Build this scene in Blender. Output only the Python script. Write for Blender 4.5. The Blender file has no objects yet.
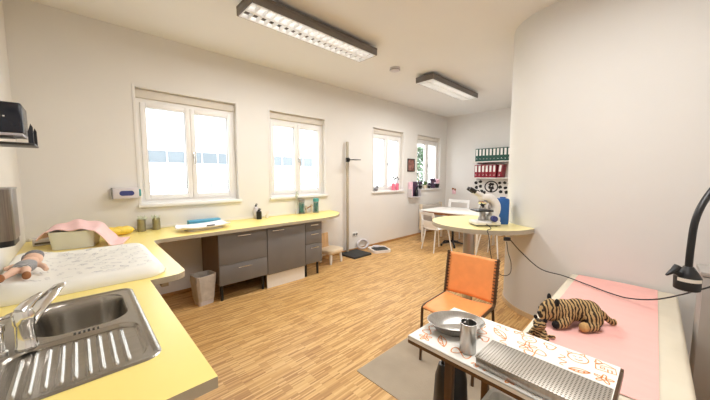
import bpy, bmesh, math, random
from math import sin, cos, pi, radians, atan2, sqrt, hypot
from mathutils import Vector, Matrix
random.seed(7)
scn = bpy.context.scene
COL = scn.collection

# ------------------------------------------------------------------ materials
def lin(c):
    c /= 255.0
    return c / 12.92 if c <= .04045 else ((c + .055) / 1.055) ** 2.4
def rgb(r, g, b): return (lin(r), lin(g), lin(b), 1)

def mat(name, col, rough=.5, metal=0.0, var=.06, scale=8.0, bump=0.0, bscale=60.0, emit=0.0, trans=0.0, stretch=(1, 1, 1)):
    m = bpy.data.materials.new(name); m.use_nodes = True
    nt = m.node_tree; N = nt.nodes; L = nt.links
    p = N['Principled BSDF']
    tc = N.new('ShaderNodeTexCoord'); mp = N.new('ShaderNodeMapping')
    mp.inputs['Scale'].default_value = stretch
    L.new(tc.outputs['Object'], mp.inputs[0])
    nz = N.new('ShaderNodeTexNoise'); nz.inputs['Scale'].default_value = scale; nz.inputs['Detail'].default_value = 3
    L.new(mp.outputs[0], nz.inputs['Vector'])
    r = N.new('ShaderNodeValToRGB')
    a = [max(0, c * (1 - var)) for c in col[:3]] + [1]; b = [min(1, c * (1 + var)) for c in col[:3]] + [1]
    r.color_ramp.elements[0].color = a; r.color_ramp.elements[1].color = b
    r.color_ramp.elements[0].position = .3; r.color_ramp.elements[1].position = .7
    L.new(nz.outputs['Fac'], r.inputs[0]); L.new(r.outputs[0], p.inputs['Base Color'])
    p.inputs['Roughness'].default_value = rough; p.inputs['Metallic'].default_value = metal
    if emit:
        L.new(r.outputs[0], p.inputs['Emission Color']); p.inputs['Emission Strength'].default_value = emit
    if trans:
        p.inputs['Transmission Weight'].default_value = trans
    if bump:
        n2 = N.new('ShaderNodeTexNoise'); n2.inputs['Scale'].default_value = bscale; n2.inputs['Detail'].default_value = 4
        L.new(mp.outputs[0], n2.inputs['Vector'])
        bp = N.new('ShaderNodeBump'); bp.inputs['Strength'].default_value = bump; bp.inputs['Distance'].default_value = .01
        L.new(n2.outputs['Fac'], bp.inputs['Height']); L.new(bp.outputs[0], p.inputs['Normal'])
    return m

def floor_mat():
    m = bpy.data.materials.new('strip_parquet'); m.use_nodes = True
    nt = m.node_tree; N = nt.nodes; L = nt.links; p = N['Principled BSDF']
    tc = N.new('ShaderNodeTexCoord')
    br = N.new('ShaderNodeTexBrick')
    br.inputs['Scale'].default_value = 1; br.inputs['Brick Width'].default_value = .17
    br.inputs['Row Height'].default_value = .0115; br.inputs['Mortar Size'].default_value = 0
    br.offset = .37; br.offset_frequency = 2; br.squash = 1
    br.inputs['Color1'].default_value = (0, 0, 0, 1); br.inputs['Color2'].default_value = (1, 1, 1, 1)
    L.new(tc.outputs['Object'], br.inputs['Vector'])
    mp = N.new('ShaderNodeMapping'); mp.inputs['Scale'].default_value = (1.6, 24, 1); L.new(tc.outputs['Object'], mp.inputs[0])
    nz = N.new('ShaderNodeTexNoise'); nz.inputs['Scale'].default_value = 1.9; nz.inputs['Detail'].default_value = 5; L.new(mp.outputs[0], nz.inputs[0])
    mx = N.new('ShaderNodeMath'); mx.operation = 'MULTIPLY_ADD'; mx.inputs[1].default_value = .54
    L.new(br.outputs['Color'], mx.inputs[0])
    m2 = N.new('ShaderNodeMath'); m2.operation = 'MULTIPLY'; m2.inputs[1].default_value = .4; L.new(nz.outputs['Fac'], m2.inputs[0])
    L.new(m2.outputs[0], mx.inputs[2])
    r = N.new('ShaderNodeValToRGB'); e = r.color_ramp.elements
    e[0].position = .1; e[0].color = rgb(150, 106, 58); e[1].position = .9; e[1].color = rgb(226, 190, 134)
    k = e.new(.5); k.color = rgb(200, 157, 97)
    L.new(mx.outputs[0], r.inputs[0]); L.new(r.outputs[0], p.inputs['Base Color'])
    p.inputs['Roughness'].default_value = .42; p.inputs['Specular IOR Level'].default_value = .35
    return m

def tiger_mat(name, axis):
    m = bpy.data.materials.new(name); m.use_nodes = True
    nt = m.node_tree; N = nt.nodes; L = nt.links; p = N['Principled BSDF']
    tc = N.new('ShaderNodeTexCoord'); wv = N.new('ShaderNodeTexWave')
    wv.wave_type = 'BANDS'; wv.bands_direction = axis
    wv.inputs['Scale'].default_value = 12 if name == 'tiger_fur' else 16
    wv.inputs['Distortion'].default_value = 5; wv.inputs['Detail'].default_value = 2; wv.inputs['Detail Scale'].default_value = 1.6
    L.new(tc.outputs['Object'], wv.inputs[0])
    r = N.new('ShaderNodeValToRGB'); e = r.color_ramp.elements
    e[0].position = .33; e[0].color = rgb(58, 46, 34); e[1].position = .52; e[1].color = rgb(190, 158, 108)
    L.new(wv.outputs['Fac'], r.inputs[0])
    L.new(r.outputs[0], p.inputs['Base Color']); p.inputs['Roughness'].default_value = .95
    nz = N.new('ShaderNodeTexNoise'); nz.inputs['Scale'].default_value = 160; L.new(tc.outputs['Object'], nz.inputs[0])
    bp = N.new('ShaderNodeBump'); bp.inputs['Strength'].default_value = .8; bp.inputs['Distance'].default_value = .01
    L.new(nz.outputs['Fac'], bp.inputs['Height']); L.new(bp.outputs[0], p.inputs['Normal'])
    return m

def pane_mat(name, tint=(1, 1, 1, 1)):
    m = bpy.data.materials.new(name); m.use_nodes = True
    nt = m.node_tree; N = nt.nodes; L = nt.links
    N.remove(N['Principled BSDF'])
    t = N.new('ShaderNodeBsdfTransparent'); t.inputs[0].default_value = tint
    g = N.new('ShaderNodeBsdfGlossy'); g.inputs['Roughness'].default_value = .02
    mx = N.new('ShaderNodeMixShader'); mx.inputs[0].default_value = .04; L.new(t.outputs[0], mx.inputs[1]); L.new(g.outputs[0], mx.inputs[2])
    L.new(mx.outputs[0], N['Material Output'].inputs[0])
    return m

def perforated_mat():
    m = bpy.data.materials.new('perforated_steel'); m.use_nodes = True
    nt = m.node_tree; N = nt.nodes; L = nt.links; p = N['Principled BSDF']
    tc = N.new('ShaderNodeTexCoord')
    v = N.new('ShaderNodeTexVoronoi'); v.inputs['Scale'].default_value = 95; v.inputs['Randomness'].default_value = 0
    L.new(tc.outputs['Object'], v.inputs['Vector'])
    r = N.new('ShaderNodeValToRGB'); e = r.color_ramp.elements
    e[0].position = .30; e[0].color = rgb(104, 98, 90); e[1].position = .42; e[1].color = rgb(186, 180, 170)
    L.new(v.outputs['Distance'], r.inputs[0]); L.new(r.outputs[0], p.inputs['Base Color'])
    p.inputs['Metallic'].default_value = .75; p.inputs['Roughness'].default_value = .42
    return m

M = {}
def mk(k, *a, **kw): M[k] = mat(k, *a, **kw)
mk('wall_paint', rgb(224, 221, 216), .9, var=.015, scale=2, bump=.08, bscale=90)
mk('far_paint', rgb(232, 230, 227), .9, var=.015, scale=2, bump=.05, bscale=90)
mk('partition_paint', rgb(217, 215, 211), .9, var=.015, scale=2, bump=.06, bscale=110)
mk('ceiling_paint', rgb(229, 227, 224), .95, var=.012, scale=1.5)
M['floor'] = floor_mat()
mk('skirting_wood', rgb(176, 132, 80), .5, var=.15, scale=6, stretch=(1, 8, 8))
mk('skirting_pale', rgb(205, 178, 140), .5, var=.1, scale=6)
mk('yellow_laminate', rgb(240, 220, 132), .32, var=.02, scale=3)
mk('pale_yellow', rgb(238, 224, 160), .32, var=.02, scale=3)
mk('edge_band', rgb(172, 161, 140), .5, var=.05)
mk('grey_laminate', rgb(112, 109, 107), .42, var=.04, scale=5)
mk('grey_carcass', rgb(122, 102, 82), .6, var=.06)
mk('white_laminate', rgb(228, 224, 216), .45, var=.02)
mk('cabinet_white', rgb(196, 188, 178), .5, var=.02)
mk('dark_brushed', rgb(138, 130, 121), .32, 1.0, var=.2, scale=12, stretch=(14, 14, .4))
mk('panel_grey', rgb(158, 152, 146), .5, var=.02)
mk('brushed_steel', rgb(190, 188, 184), .3, 1.0, var=.1, scale=12, stretch=(14, 14, .6))
mk('sink_steel', rgb(168, 163, 155), .26, 1.0, var=.08, scale=10, stretch=(1, 8, 1))
mk('chrome', rgb(226, 226, 226), .14, 1.0, var=.02)
mk('dark_steel', rgb(158, 155, 151), .32, .85, var=.08)
mk('bronze_tube', rgb(104, 82, 62), .38, .8, var=.08)
mk('white_upvc', rgb(233, 231, 228), .35, var=.015)
mk('blind_box', rgb(214, 207, 196), .6, var=.02)
mk('gasket', rgb(140, 138, 134), .6)
M['pane'] = pane_mat('window_glass')
M['clear_glass'] = pane_mat('jar_glass', (.78, .86, .86, 1))
mk('black_plastic', rgb(22, 22, 24), .4, var=.2)
mk('navy_plastic', rgb(20, 26, 42), .25, var=.15)
mk('dark_rubber', rgb(48, 50, 50), .75, var=.15)
mk('lamp_housing', rgb(118, 111, 106), .45, .3, var=.06)
mk('louvre', rgb(236, 236, 236), .35, .1, var=.03)
mk('tube_glow', rgb(255, 250, 242), .5, var=0, emit=3.0)
mk('orange_leather', rgb(240, 156, 92), .5, var=.05, scale=14, bump=.1, bscale=120)
mk('lace', rgb(70, 46, 30), .7)
mk('paper', rgb(234, 230, 222), .8, var=.02, scale=5, bump=.1, bscale=14)
mk('orange_ink', rgb(226, 146, 84), .8, var=.1)
mk('grey_ink', rgb(178, 178, 182), .8, var=.15)
mk('pink_paper', rgb(236, 180, 172), .85, var=.025, scale=4, bump=.25, bscale=7, stretch=(4, 1, 1))
mk('cream_vinyl', rgb(216, 207, 187), .5, var=.03)
mk('white_vinyl', rgb(232, 230, 222), .4, var=.02, bump=.15, bscale=9)
mk('tub_white', rgb(222, 226, 232), .4, var=.02)
mk('pink_cloth', rgb(238, 200, 198), .9, var=.05, scale=10, bump=.3, bscale=30)
mk('yellow_pack', rgb(240, 208, 84), .45, var=.12, scale=30, bump=.5, bscale=40)
mk('blue_plastic', rgb(34, 88, 152), .35, var=.06)
mk('sky_blue', rgb(86, 168, 206), .4, var=.05)
mk('scale_white', rgb(232, 226, 222), .35, var=.02)
mk('lcd', rgb(96, 92, 90), .3)
mk('label_blue', rgb(52, 60, 120), .5)
mk('teal', rgb(70, 150, 150), .5)
mk('device_grey', rgb(205, 200, 204), .4, var=.03)
mk('foliage_pale', rgb(202, 208, 190), .8, var=.25, scale=40)
mk('rubber_mat', rgb(160, 146, 126), .85, var=.07, scale=5, bump=.1, bscale=80)
mk('bag_plastic', rgb(190, 184, 176), .3, var=.12, scale=14, bump=.6, bscale=14)
mk('binder_green', rgb(24, 78, 66), .5, var=.06)
mk('binder_red', rgb(142, 32, 48), .5, var=.08)
mk('binder_label', rgb(232, 230, 226), .7, var=.02)
mk('microscope_white', rgb(226, 223, 218), .35, var=.03)
mk('chair_white', rgb(232, 231, 228), .35, var=.02)
mk('cream_plastic', rgb(226, 210, 184), .45, var=.05)
mk('beech', rgb(205, 168, 124), .5, var=.14, scale=5, stretch=(6, 6, 1))
mk('pink_glass', rgb(236, 126, 150), .25, var=.05)
mk('dark_purple', rgb(72, 50, 74), .6, var=.25, scale=30)
mk('pink_flower', rgb(238, 196, 208), .8, var=.1, scale=40)
mk('green_leaf', rgb(82, 112, 62), .7, var=.35, scale=14)
mk('terracotta', rgb(182, 110, 78), .8, var=.1)
mk('picture_print', rgb(140, 96, 86), .6, var=.6, scale=14)
mk('facade', rgb(236, 236, 234), .9, var=.02)
mk('facade_glass', rgb(104, 112, 116), .3, var=.1, scale=.6)
mk('outdoor_ground', rgb(225, 225, 222), .9, var=.05, scale=.5)
mk('hedge', rgb(96, 118, 88), .8, var=.4, scale=5)
mk('doll_skin', rgb(226, 188, 164), .85, var=.04, bump=.2, bscale=60)
mk('doll_brown', rgb(152, 100, 62), .85, var=.1, bump=.3)
mk('doll_grey', rgb(128, 126, 128), .9, var=.15, scale=30, bump=.3)
mk('plush_dark', rgb(28, 22, 18), .95, var=.2, bump=.5)
mk('plush_tan', rgb(196, 158, 104), .95, var=.15, scale=30, bump=.5)
mk('plush_green', rgb(118, 142, 74), .9, var=.15)
M['tiger_fur'] = tiger_mat('tiger_fur', 'X'); M['tiger_fur_fine'] = tiger_mat('tiger_fur_fine', 'Z')
M['perforated'] = perforated_mat()

def striped(name, c1, c2, sc, axis='X'):
    m = bpy.data.materials.new(name); m.use_nodes = True
    N = m.node_tree.nodes; L = m.node_tree.links; p = N['Principled BSDF']
    tc = N.new('ShaderNodeTexCoord'); w = N.new('ShaderNodeTexWave'); w.bands_direction = axis
    w.inputs['Scale'].default_value = sc; w.inputs['Distortion'].default_value = 1
    L.new(tc.outputs['Object'], w.inputs[0]); r = N.new('ShaderNodeValToRGB')
    r.color_ramp.elements[0].color = c1; r.color_ramp.elements[1].color = c2
    r.color_ramp.elements[0].position = .45; r.color_ramp.elements[1].position = .55
    L.new(w.outputs['Fac'], r.inputs[0]); L.new(r.outputs[0], p.inputs['Base Color']); p.inputs['Roughness'].default_value = .9
    return m
M['doll_stripe'] = striped('doll_stripe', rgb(70, 70, 74), rgb(200, 198, 196), 22)

# ------------------------------------------------------------------ mesh helpers
def B(): return bmesh.new()

def box(bm, x0, x1, y0, y1, z0, z1, bev=0.0, seg=2, mtx=None):
    if x0 > x1: x0, x1 = x1, x0
    if y0 > y1: y0, y1 = y1, y0
    if z0 > z1: z0, z1 = z1, z0
    g = bmesh.ops.create_cube(bm, size=1)
    vs = g['verts']
    for v in vs:
        v.co = Vector(((x0 + x1) / 2 + v.co.x * (x1 - x0), (y0 + y1) / 2 + v.co.y * (y1 - y0), (z0 + z1) / 2 + v.co.z * (z1 - z0)))
    if bev:
        es = list({e for v in vs for e in v.link_edges})
        r = bmesh.ops.bevel(bm, geom=es, offset=min(bev, .49 * min(x1 - x0, y1 - y0, z1 - z0)), segments=seg, profile=.5, affect='EDGES')
        vs = list({v for f in r['faces'] for v in f.verts} | {v for v in vs if v.is_valid})
    if mtx is not None:
        for v in vs: v.co = mtx @ v.co
    return vs

def frame_path(pts):
    pts = [Vector(p) for p in pts]; n = len(pts); T = []
    for i in range(n):
        a = pts[max(i - 1, 0)]; b = pts[min(i + 1, n - 1)]
        T.append((b - a).normalized())
    u = T[0].orthogonal().normalized(); fr = []
    for i in range(n):
        u = (u - T[i] * u.dot(T[i]))
        u = u.normalized() if u.length > 1e-6 else T[i].orthogonal().normalized()
        fr.append((pts[i], u, T[i].cross(u)))
    return fr

def tube(bm, pts, r, n=10, closed=False):
    fr = frame_path(pts); rings = []
    for i, (p, u, v) in enumerate(fr):
        rr = r[i] if isinstance(r, (list, tuple)) else r
        rings.append([bm.verts.new(p + u * (rr * cos(2 * pi * k / n)) + v * (rr * sin(2 * pi * k / n))) for k in range(n)])
    m = len(rings)
    for i in range(m if closed else m - 1):
        a, b = rings[i], rings[(i + 1) % m]
        for k in range(n):
            bm.faces.new((a[k], a[(k + 1) % n], b[(k + 1) % n], b[k]))
    if not closed:
        bm.faces.new(rings[0][::-1]); bm.faces.new(rings[-1])

def rounded(pts, r, n=5):
    """polyline with its inner corners rounded"""
    P = [Vector(p) for p in pts]; out = [P[0]]
    for i in range(1, len(P) - 1):
        a = (P[i - 1] - P[i]); b = (P[i + 1] - P[i]); d = min(r, a.length * .49, b.length * .49)
        A = P[i] + a.normalized() * d; C = P[i] + b.normalized() * d
        for k in range(n + 1):
            t = k / n
            out.append(A * (1 - t) ** 2 + P[i] * 2 * t * (1 - t) + C * t * t)
    out.append(P[-1]); return out

def smooth_path(pts, n=6):
    P = [Vector(p) for p in pts]; out = []
    for i in range(len(P) - 1):
        p0 = P[max(i - 1, 0)]; p1 = P[i]; p2 = P[i + 1]; p3 = P[min(i + 2, len(P) - 1)]
        for k in range(n):
            t = k / n
            out.append(.5 * ((2 * p1) + (p2 - p0) * t + (2 * p0 - 5 * p1 + 4 * p2 - p3) * t * t + (3 * p1 - p0 - 3 * p2 + p3) * t ** 3))
    out.append(P[-1]); return out

def cyl(bm, c, r, z0, z1, n=24, r2=None):
    lathe(bm, [(0, z0), (r, z0), (r2 if r2 is not None else r, z1), (0, z1)], c, n)

def lathe(bm, prof, c=(0, 0), n=28, sx=1, sy=1):
    rings = []
    for (r, z) in prof:
        if r < 1e-6: rings.append([bm.verts.new((c[0], c[1], z))])
        else: rings.append([bm.verts.new((c[0] + sx * r * cos(2 * pi * k / n), c[1] + sy * r * sin(2 * pi * k / n), z)) for k in range(n)])
    for a, b in zip(rings, rings[1:]):
        for k in range(n):
            k2 = (k + 1) % n
            if len(a) == 1 and len(b) == 1: continue
            if len(a) == 1: bm.faces.new((a[0], b[k2], b[k]))
            elif len(b) == 1: bm.faces.new((a[k], a[k2], b[0]))
            else: bm.faces.new((a[k], a[k2], b[k2], b[k]))

def prism(bm, pts, z0, z1, side_idx=0):
    a = [bm.verts.new((p[0], p[1], z0)) for p in pts]; b = [bm.verts.new((p[0], p[1], z1)) for p in pts]
    n = len(pts)
    bm.faces.new(a[::-1]); bm.faces.new(b)
    for i in range(n):
        f = bm.faces.new((a[i], a[(i + 1) % n], b[(i + 1) % n], b[i])); f.material_index = side_idx

def rrect(x0, x1, y0, y1, r, n=6):
    out = []
    for cx, cy, a0 in ((x1 - r, y0 + r, -90), (x1 - r, y1 - r, 0), (x0 + r, y1 - r, 90), (x0 + r, y0 + r, 180)):
        for k in range(n + 1):
            a = radians(a0 + 90 * k / n); out.append((cx + r * cos(a), cy + r * sin(a)))
    return out

def ell(bm, c, r, rot=None, u=18, v=12):
    g = bmesh.ops.create_uvsphere(bm, u_segments=u, v_segments=v, radius=1)
    R = rot or Matrix.Identity(3)
    for w in g['verts']:
        w.co = R @ Vector((w.co.x * r[0], w.co.y * r[1], w.co.z * r[2])) + Vector(c)

def xf(bm, mtx):
    for v in bm.verts: v.co = mtx @ v.co

def link(name, me, m, parent=None, loc=None):
    o = bpy.data.objects.new(name, me); COL.objects.link(o)
    for k in (m if isinstance(m, (list, tuple)) else [m]): me.materials.append(M[k])
    if parent is not None: o.parent = parent
    if loc is not None: o.location = loc
    return o

def obj(name, bm, m, parent=None, smooth=True, angle=38, origin=None):
    bmesh.ops.recalc_face_normals(bm, faces=bm.faces)
    if origin is not None:
        for v in bm.verts: v.co -= Vector(origin)
    me = bpy.data.meshes.new(name); bm.to_mesh(me); bm.free()
    if smooth:
        me.polygons.foreach_set('use_smooth', [True] * len(me.polygons))
        me.set_sharp_from_angle(angle=radians(angle))
    return link(name, me, m, parent, origin)

def blob(name, bm, m, parent=None, voxel=.006, it=6):
    me = bpy.data.meshes.new('tmp'); bm.to_mesh(me); bm.free()
    t = bpy.data.objects.new('tmp', me); COL.objects.link(t)
    r = t.modifiers.new('r', 'REMESH'); r.mode = 'VOXEL'; r.voxel_size = voxel
    s = t.modifiers.new('s', 'SMOOTH'); s.iterations = it; s.factor = .5
    dg = bpy.context.evaluated_depsgraph_get(); dg.update()
    nm = bpy.data.meshes.new_from_object(t.evaluated_get(dg)); nm.name = name
    bpy.data.objects.remove(t); bpy.data.meshes.remove(me)
    nm.materials.clear()
    nm.polygons.foreach_set('use_smooth', [True] * len(nm.polygons))
    return link(name, nm, m, parent)

def tag(o, label, cat, group=None):
    o['label'] = label; o['category'] = cat
    if group: o['group'] = group
    return o
def thing(name, label, cat, loc=(0, 0, 0), rz=0.0, group=None):
    o = bpy.data.objects.new(name, None); COL.objects.link(o); o.empty_display_size = .05
    o.location = loc; o.rotation_euler = (0, 0, rz)
    return tag(o, label, cat, group)
def struct(o): o['kind'] = 'structure'; return o
def dup(root, loc, rz, label, group=None):
    r = root.copy(); COL.objects.link(r); r.location = loc; r.rotation_euler = (0, 0, rz); r['label'] = label
    if group: r['group'] = group
    for ch in list(root.children):
        c = ch.copy(); COL.objects.link(c); c.parent = r
        for g in list(ch.children):
            d = g.copy(); COL.objects.link(d); d.parent = c
    return r

# ------------------------------------------------------------------ room
WX0, WX1, WY0, WY1, H = -.385, 7.55, -1.3, 4.13, 3.12
bm = B(); box(bm, WX0 - .3, WX1 + .3, WY0 - .3, WY1 + .36, -.2, 0); struct(obj('floor', bm, 'floor', smooth=False))
bm = B(); box(bm, WX0 - .3, WX1 + .3, WY0 - .3, WY1 + .36, H, H + .2); struct(obj('ceiling', bm, 'ceiling_paint', smooth=False))
bm = B(); box(bm, WX0 - .3, WX0, WY0 - .3, WY1 + .36, 0, H); struct(obj('wall_left', bm, 'wall_paint', smooth=False))
bm = B(); box(bm, WX0, WX1, WY0 - .3, WY0, 0, H); struct(obj('wall_front', bm, 'wall_paint', smooth=False))
bm = B(); box(bm, WX1, WX1 + .3, WY0 - .3, WY1 + .36, 0, H); struct(obj('wall_far', bm, 'far_paint', smooth=False))
# window wall with four openings
WIN = [(.53, 1.66, 1.17, 2.5), (2.17, 3.23, 1.17, 2.49), (4.50, 5.54, 1.17, 2.5), (6.11, 7.2, 1.17, 2.51)]
bm = B(); T = .36
xs = [WX0] + [v for w in WIN for v in w[:2]] + [WX1]
for i in range(len(xs) - 1):
    if i % 2 == 0: box(bm, xs[i], xs[i + 1], WY1, WY1 + T, 0, H)
    else:
        w = WIN[i // 2]
        box(bm, xs[i], xs[i + 1], WY1, WY1 + T, 0, w[2]); box(bm, xs[i], xs[i + 1], WY1, WY1 + T, w[3], H)
struct(obj('wall_back', bm, 'wall_paint', smooth=False))
# partition: flat face, rounded end, then away from us
def part_outline(off=0.0):
    p = [(3.33 - off, WY0), (3.33 - off, .66)]
    for k in range(1, 24):
        a = pi - (pi / 2) * k / 24; p.append((3.93 + (.6 + off) * cos(a), .66 + (.6 + off) * sin(a)))
    p.append((3.93, 1.26 + off)); p.append((WX1, 1.26 + off)); return p
bm = B(); prism(bm, part_outline() + [(WX1, WY0)], 0, H); struct(obj('wall_right', bm, 'partition_paint'))
# baseboards
bm = B(); box(bm, WX0, WX1, WY1 - .012, WY1, 0, .045, .003); struct(obj('baseboard_back', bm, 'skirting_wood'))
bm = B(); box(bm, WX1 - .012, WX1, 1.28, WY1 - .012, 0, .045, .003); struct(obj('baseboard_far', bm, 'skirting_wood'))
bm = B(); q = part_outline(.014)[1:]; inner = part_outline(0)[1:]
prism(bm, q + inner[::-1], 0, .05); struct(obj('baseboard_right', bm, 'skirting_pale'))

# windows: one frame each, two sashes with pane and a handle, sill, blind box
def window(i, w):
    x0, x1, z0, z1 = w; F = WY1 + .085; zt = z1 - .1
    bm = B(); t = .045
    box(bm, x0, x0 + t, F, F + .07, z0, zt); box(bm, x1 - t, x1, F, F + .07, z0, zt)
    box(bm, x0 + t, x1 - t, F, F + .07, zt - t, zt); box(bm, x0 + t, x1 - t, F, F + .07, z0, z0 + t)
    fr = struct(obj('window_%d' % i, bm, 'white_upvc', smooth=False))
    xm = (x0 + x1) / 2
    for s, (a, b) in enumerate(((x0 + t, xm - .001), (xm + .001, x1 - t))):
        bm = B(); st = .055; y0, y1 = F - .02, F + .055; c, d = z0 + t, zt - t
        box(bm, a, a + st, y0, y1, c, d, .006); box(bm, b - st, b, y0, y1, c, d, .006)
        box(bm, a + st, b - st, y0 + .001, y1, d - st, d, .006); box(bm, a + st, b - st, y0 + .001, y1, c, c + st, .006)
        sa = obj('sash', bm, 'white_upvc', fr)
        bm = B(); box(bm, a + st - .006, b - st + .006, F + .016, F + .02, c + st - .006, d - st + .006); obj('pane', bm, 'pane', sa, smooth=False)
        bm = B(); g = .006
        for (p, q_, r_, s_) in ((a + st, b - st, c + st, c + st + g), (a + st, b - st, d - st - g, d - st), (a + st, a + st + g, c + st, d - st), (b - st - g, b - st, c + st, d - st)):
            box(bm, p, q_, F + .008, F + .016, r_, s_)
        obj('gasket', bm, 'gasket', sa, smooth=False)
        if s == 1:
            zc = (z0 + zt) / 2 - .02
            bm = B(); box(bm, a + .012, a + .038, y0 - .012, y0, zc - .035, zc + .035, .004)
            tube(bm, rounded([(a + .025, y0 - .01, zc), (a + .025, y0 - .04, zc), (a + .025, y0 - .045, zc - .11)], .015), .008, 8)
            obj('window_handle', bm, 'chrome', sa)
    bm = B(); box(bm, x0 + .002, x1 - .002, F - .03, F + .07, zt, z1 - .002, .006); obj('blind_box', bm, 'blind_box', fr)
    bm = B(); box(bm, x0 - .035, x1 + .035, WY1 - .045, WY1 - .0005, z0 - .038, z0, .006); box(bm, x0, x1, WY1, F, z0 - .012, z0 + .002)
    obj('window_sill', bm, 'white_upvc', fr)
    # bright reveal edging
    bm = B(); e = .03
    box(bm, x0 - e, x0, WY1 - .006, WY1 - .0005, z0, z1 + e, .002); box(bm, x1, x1 + e, WY1 - .006, WY1 - .0005, z0, z1 + e, .002)
    box(bm, x0, x1, WY1 - .006, WY1 - .0005, z1, z1 + e, .002)
    obj('reveal_trim', bm, 'wall_paint', fr)
for i, w in enumerate(WIN): window(i + 1, w)

# ------------------------------------------------------------------ outdoors
bm = B(); box(bm, -30, 60, 4.6, 60, -1.4, -1.2); struct(obj('ground', bm, 'outdoor_ground', smooth=False))
bd = thing('building', 'white building across the yard with a grey strip of windows', 'building', (8, 13, -1.2))
bm = B(); box(bm, -16, 40, .1, 4, 0, 3.2); box(bm, -16, 40, .1, 4, 3.66, 8); box(bm, -16, 40, .17, 4, 3.2, 3.66); obj('facade_wall', bm, 'facade', bd, smooth=False)
bm = B(); box(bm, -16, 6, .12, .16, 3.2, 3.66); obj('window_strip', bm, 'facade_glass', bd, smooth=False)
bm = B()
box(bm, -16, 40, .03, .0995, 3.15, 3.2); obj('ledge', bm, 'facade', bd, smooth=False)
for k in range(60):
    bm = B(); box(bm, -16 + k * .62, -15.96 + k * .62, .085, .119, 3.201, 3.659); obj('mullion', bm, 'facade', bd, smooth=False)
fn = thing('garden_railing', 'thin dark railing outside below the windows', 'railing', (2, 9.5, -1.2))
bm = B()
for z in (2.36, 2.42, 2.5): tube(bm, [(-3, 0, z), (5, 0, z)], .024, 6)
obj('rail', bm, 'gasket', fn)
for k in range(5):
    bm = B(); box(bm, -3 + k * 2 - .02, -3 + k * 2 + .02, .015, .05, 0, 2.52); obj('post', bm, 'gasket', fn, smooth=False)
bu = thing('bush', 'grey-green leafy bush outside the farthest window', 'bush', (9.3, 6.2, -1.2))
bm = B()
for k in range(3200):
    a = random.uniform(0, 2 * pi); h = random.uniform(.1, 3.75); rr = (.62 * sqrt(max(.02, 1 - (h / 3.8) ** 3))) * sqrt(random.random())
    c = Vector((rr * cos(a) * 1.7, rr * sin(a), h)); s = random.uniform(.05, .1)
    d1 = Vector((random.uniform(-1, 1), random.uniform(-1, 1), random.uniform(-1, 1))).normalized(); d2 = d1.orthogonal().normalized()
    vs = [bm.verts.new(c + d1 * s), bm.verts.new(c + d2 * s * .5), bm.verts.new(c - d1 * s), bm.verts.new(c - d2 * s * .5)]
    bm.faces.new(vs)
obj('foliage', bm, 'hedge', bu, smooth=False)
bm = B(); tube(bm, [(0, 0, 0), (.03, .02, 1.5), (-.02, 0, 3.0)], [.05, .04, .015], 8); obj('stem', bm, 'beech', bu)

# ------------------------------------------------------------------ worktops along left and window walls
CT, CB = .87, .832
CS = CT + .0008
SX0, SX1, SY0, SY1 = -.275, .188, 1.165, 2.03     # sink rim
hx0, hx1, hy0, hy1 = SX0 + .03, SX1 - .03, SY0 + .03, SY1 - .03
XW, YB = WX0 + .001, WY1 - .001
wt = thing('worktop', 'pale yellow L-shaped worktop with grey edge along left wall and windows', 'worktop', (0, 0, 0))
bm = B()
prism(bm, [(XW, .92), (.285, .92), (.285, hy0), (XW, hy0)], CB, CT, 1)
prism(bm, [(XW, hy0), (hx0, hy0), (hx0, hy1), (XW, hy1)], CB, CT, 1)
prism(bm, [(hx1, hy0), (.285, hy0), (.285, hy1), (hx1, hy1)], CB, CT, 1)
big = [(XW, hy1), (.285, hy1), (.285, 2.08)]
big += [(x, y) for x, y in [(.34, 2.085), (.40, 2.09)]]
for k in range(9):
    a = radians(-90 + 90 * k / 8); big.append((.40 + .09 * cos(a), 2.18 + .09 * sin(a)))
big += [(.50, 3.28)]
for k in range(1, 7):
    a = radians(180 - 90 * k / 6); big.append((.59 + .09 * cos(a), 3.30 + .09 * sin(a)))
big += [(2.62, 3.42)]
for k in range(1, 15):
    t = pi / 2 * k / 14; big.append((2.62 + .72 * sin(t), 4.13 - .71 * cos(t)))
big[-1] = (3.34, YB)
big += [(XW, YB)]
prism(bm, big, CB, CT, 1)
obj('top_panel', bm, ['yellow_laminate', 'edge_band'], wt, smooth=False)
bm = B(); box(bm, XW + .02, 3.2, YB - .018, YB, CT, CT + .032, .004); obj('upstand', bm, 'white_laminate', wt)
bm = B(); box(bm, .36, .40, 2.2, 3.25, CB - .06, CB); obj('edge_support', bm, 'edge_band', wt, smooth=False)

def bar_handle(bm, c, L, axis='x'):
    x, y, z = c
    if axis == 'x': pts = [(x - L / 2, y, z), (x - L / 2, y - .028, z), (x + L / 2, y - .028, z), (x + L / 2, y, z)]
    else: pts = [(x, y - L / 2, z), (x + .028, y - L / 2, z), (x + .028, y + L / 2, z), (x, y + L / 2, z)]
    tube(bm, rounded(pts, .012, 3), .006, 8)

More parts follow.
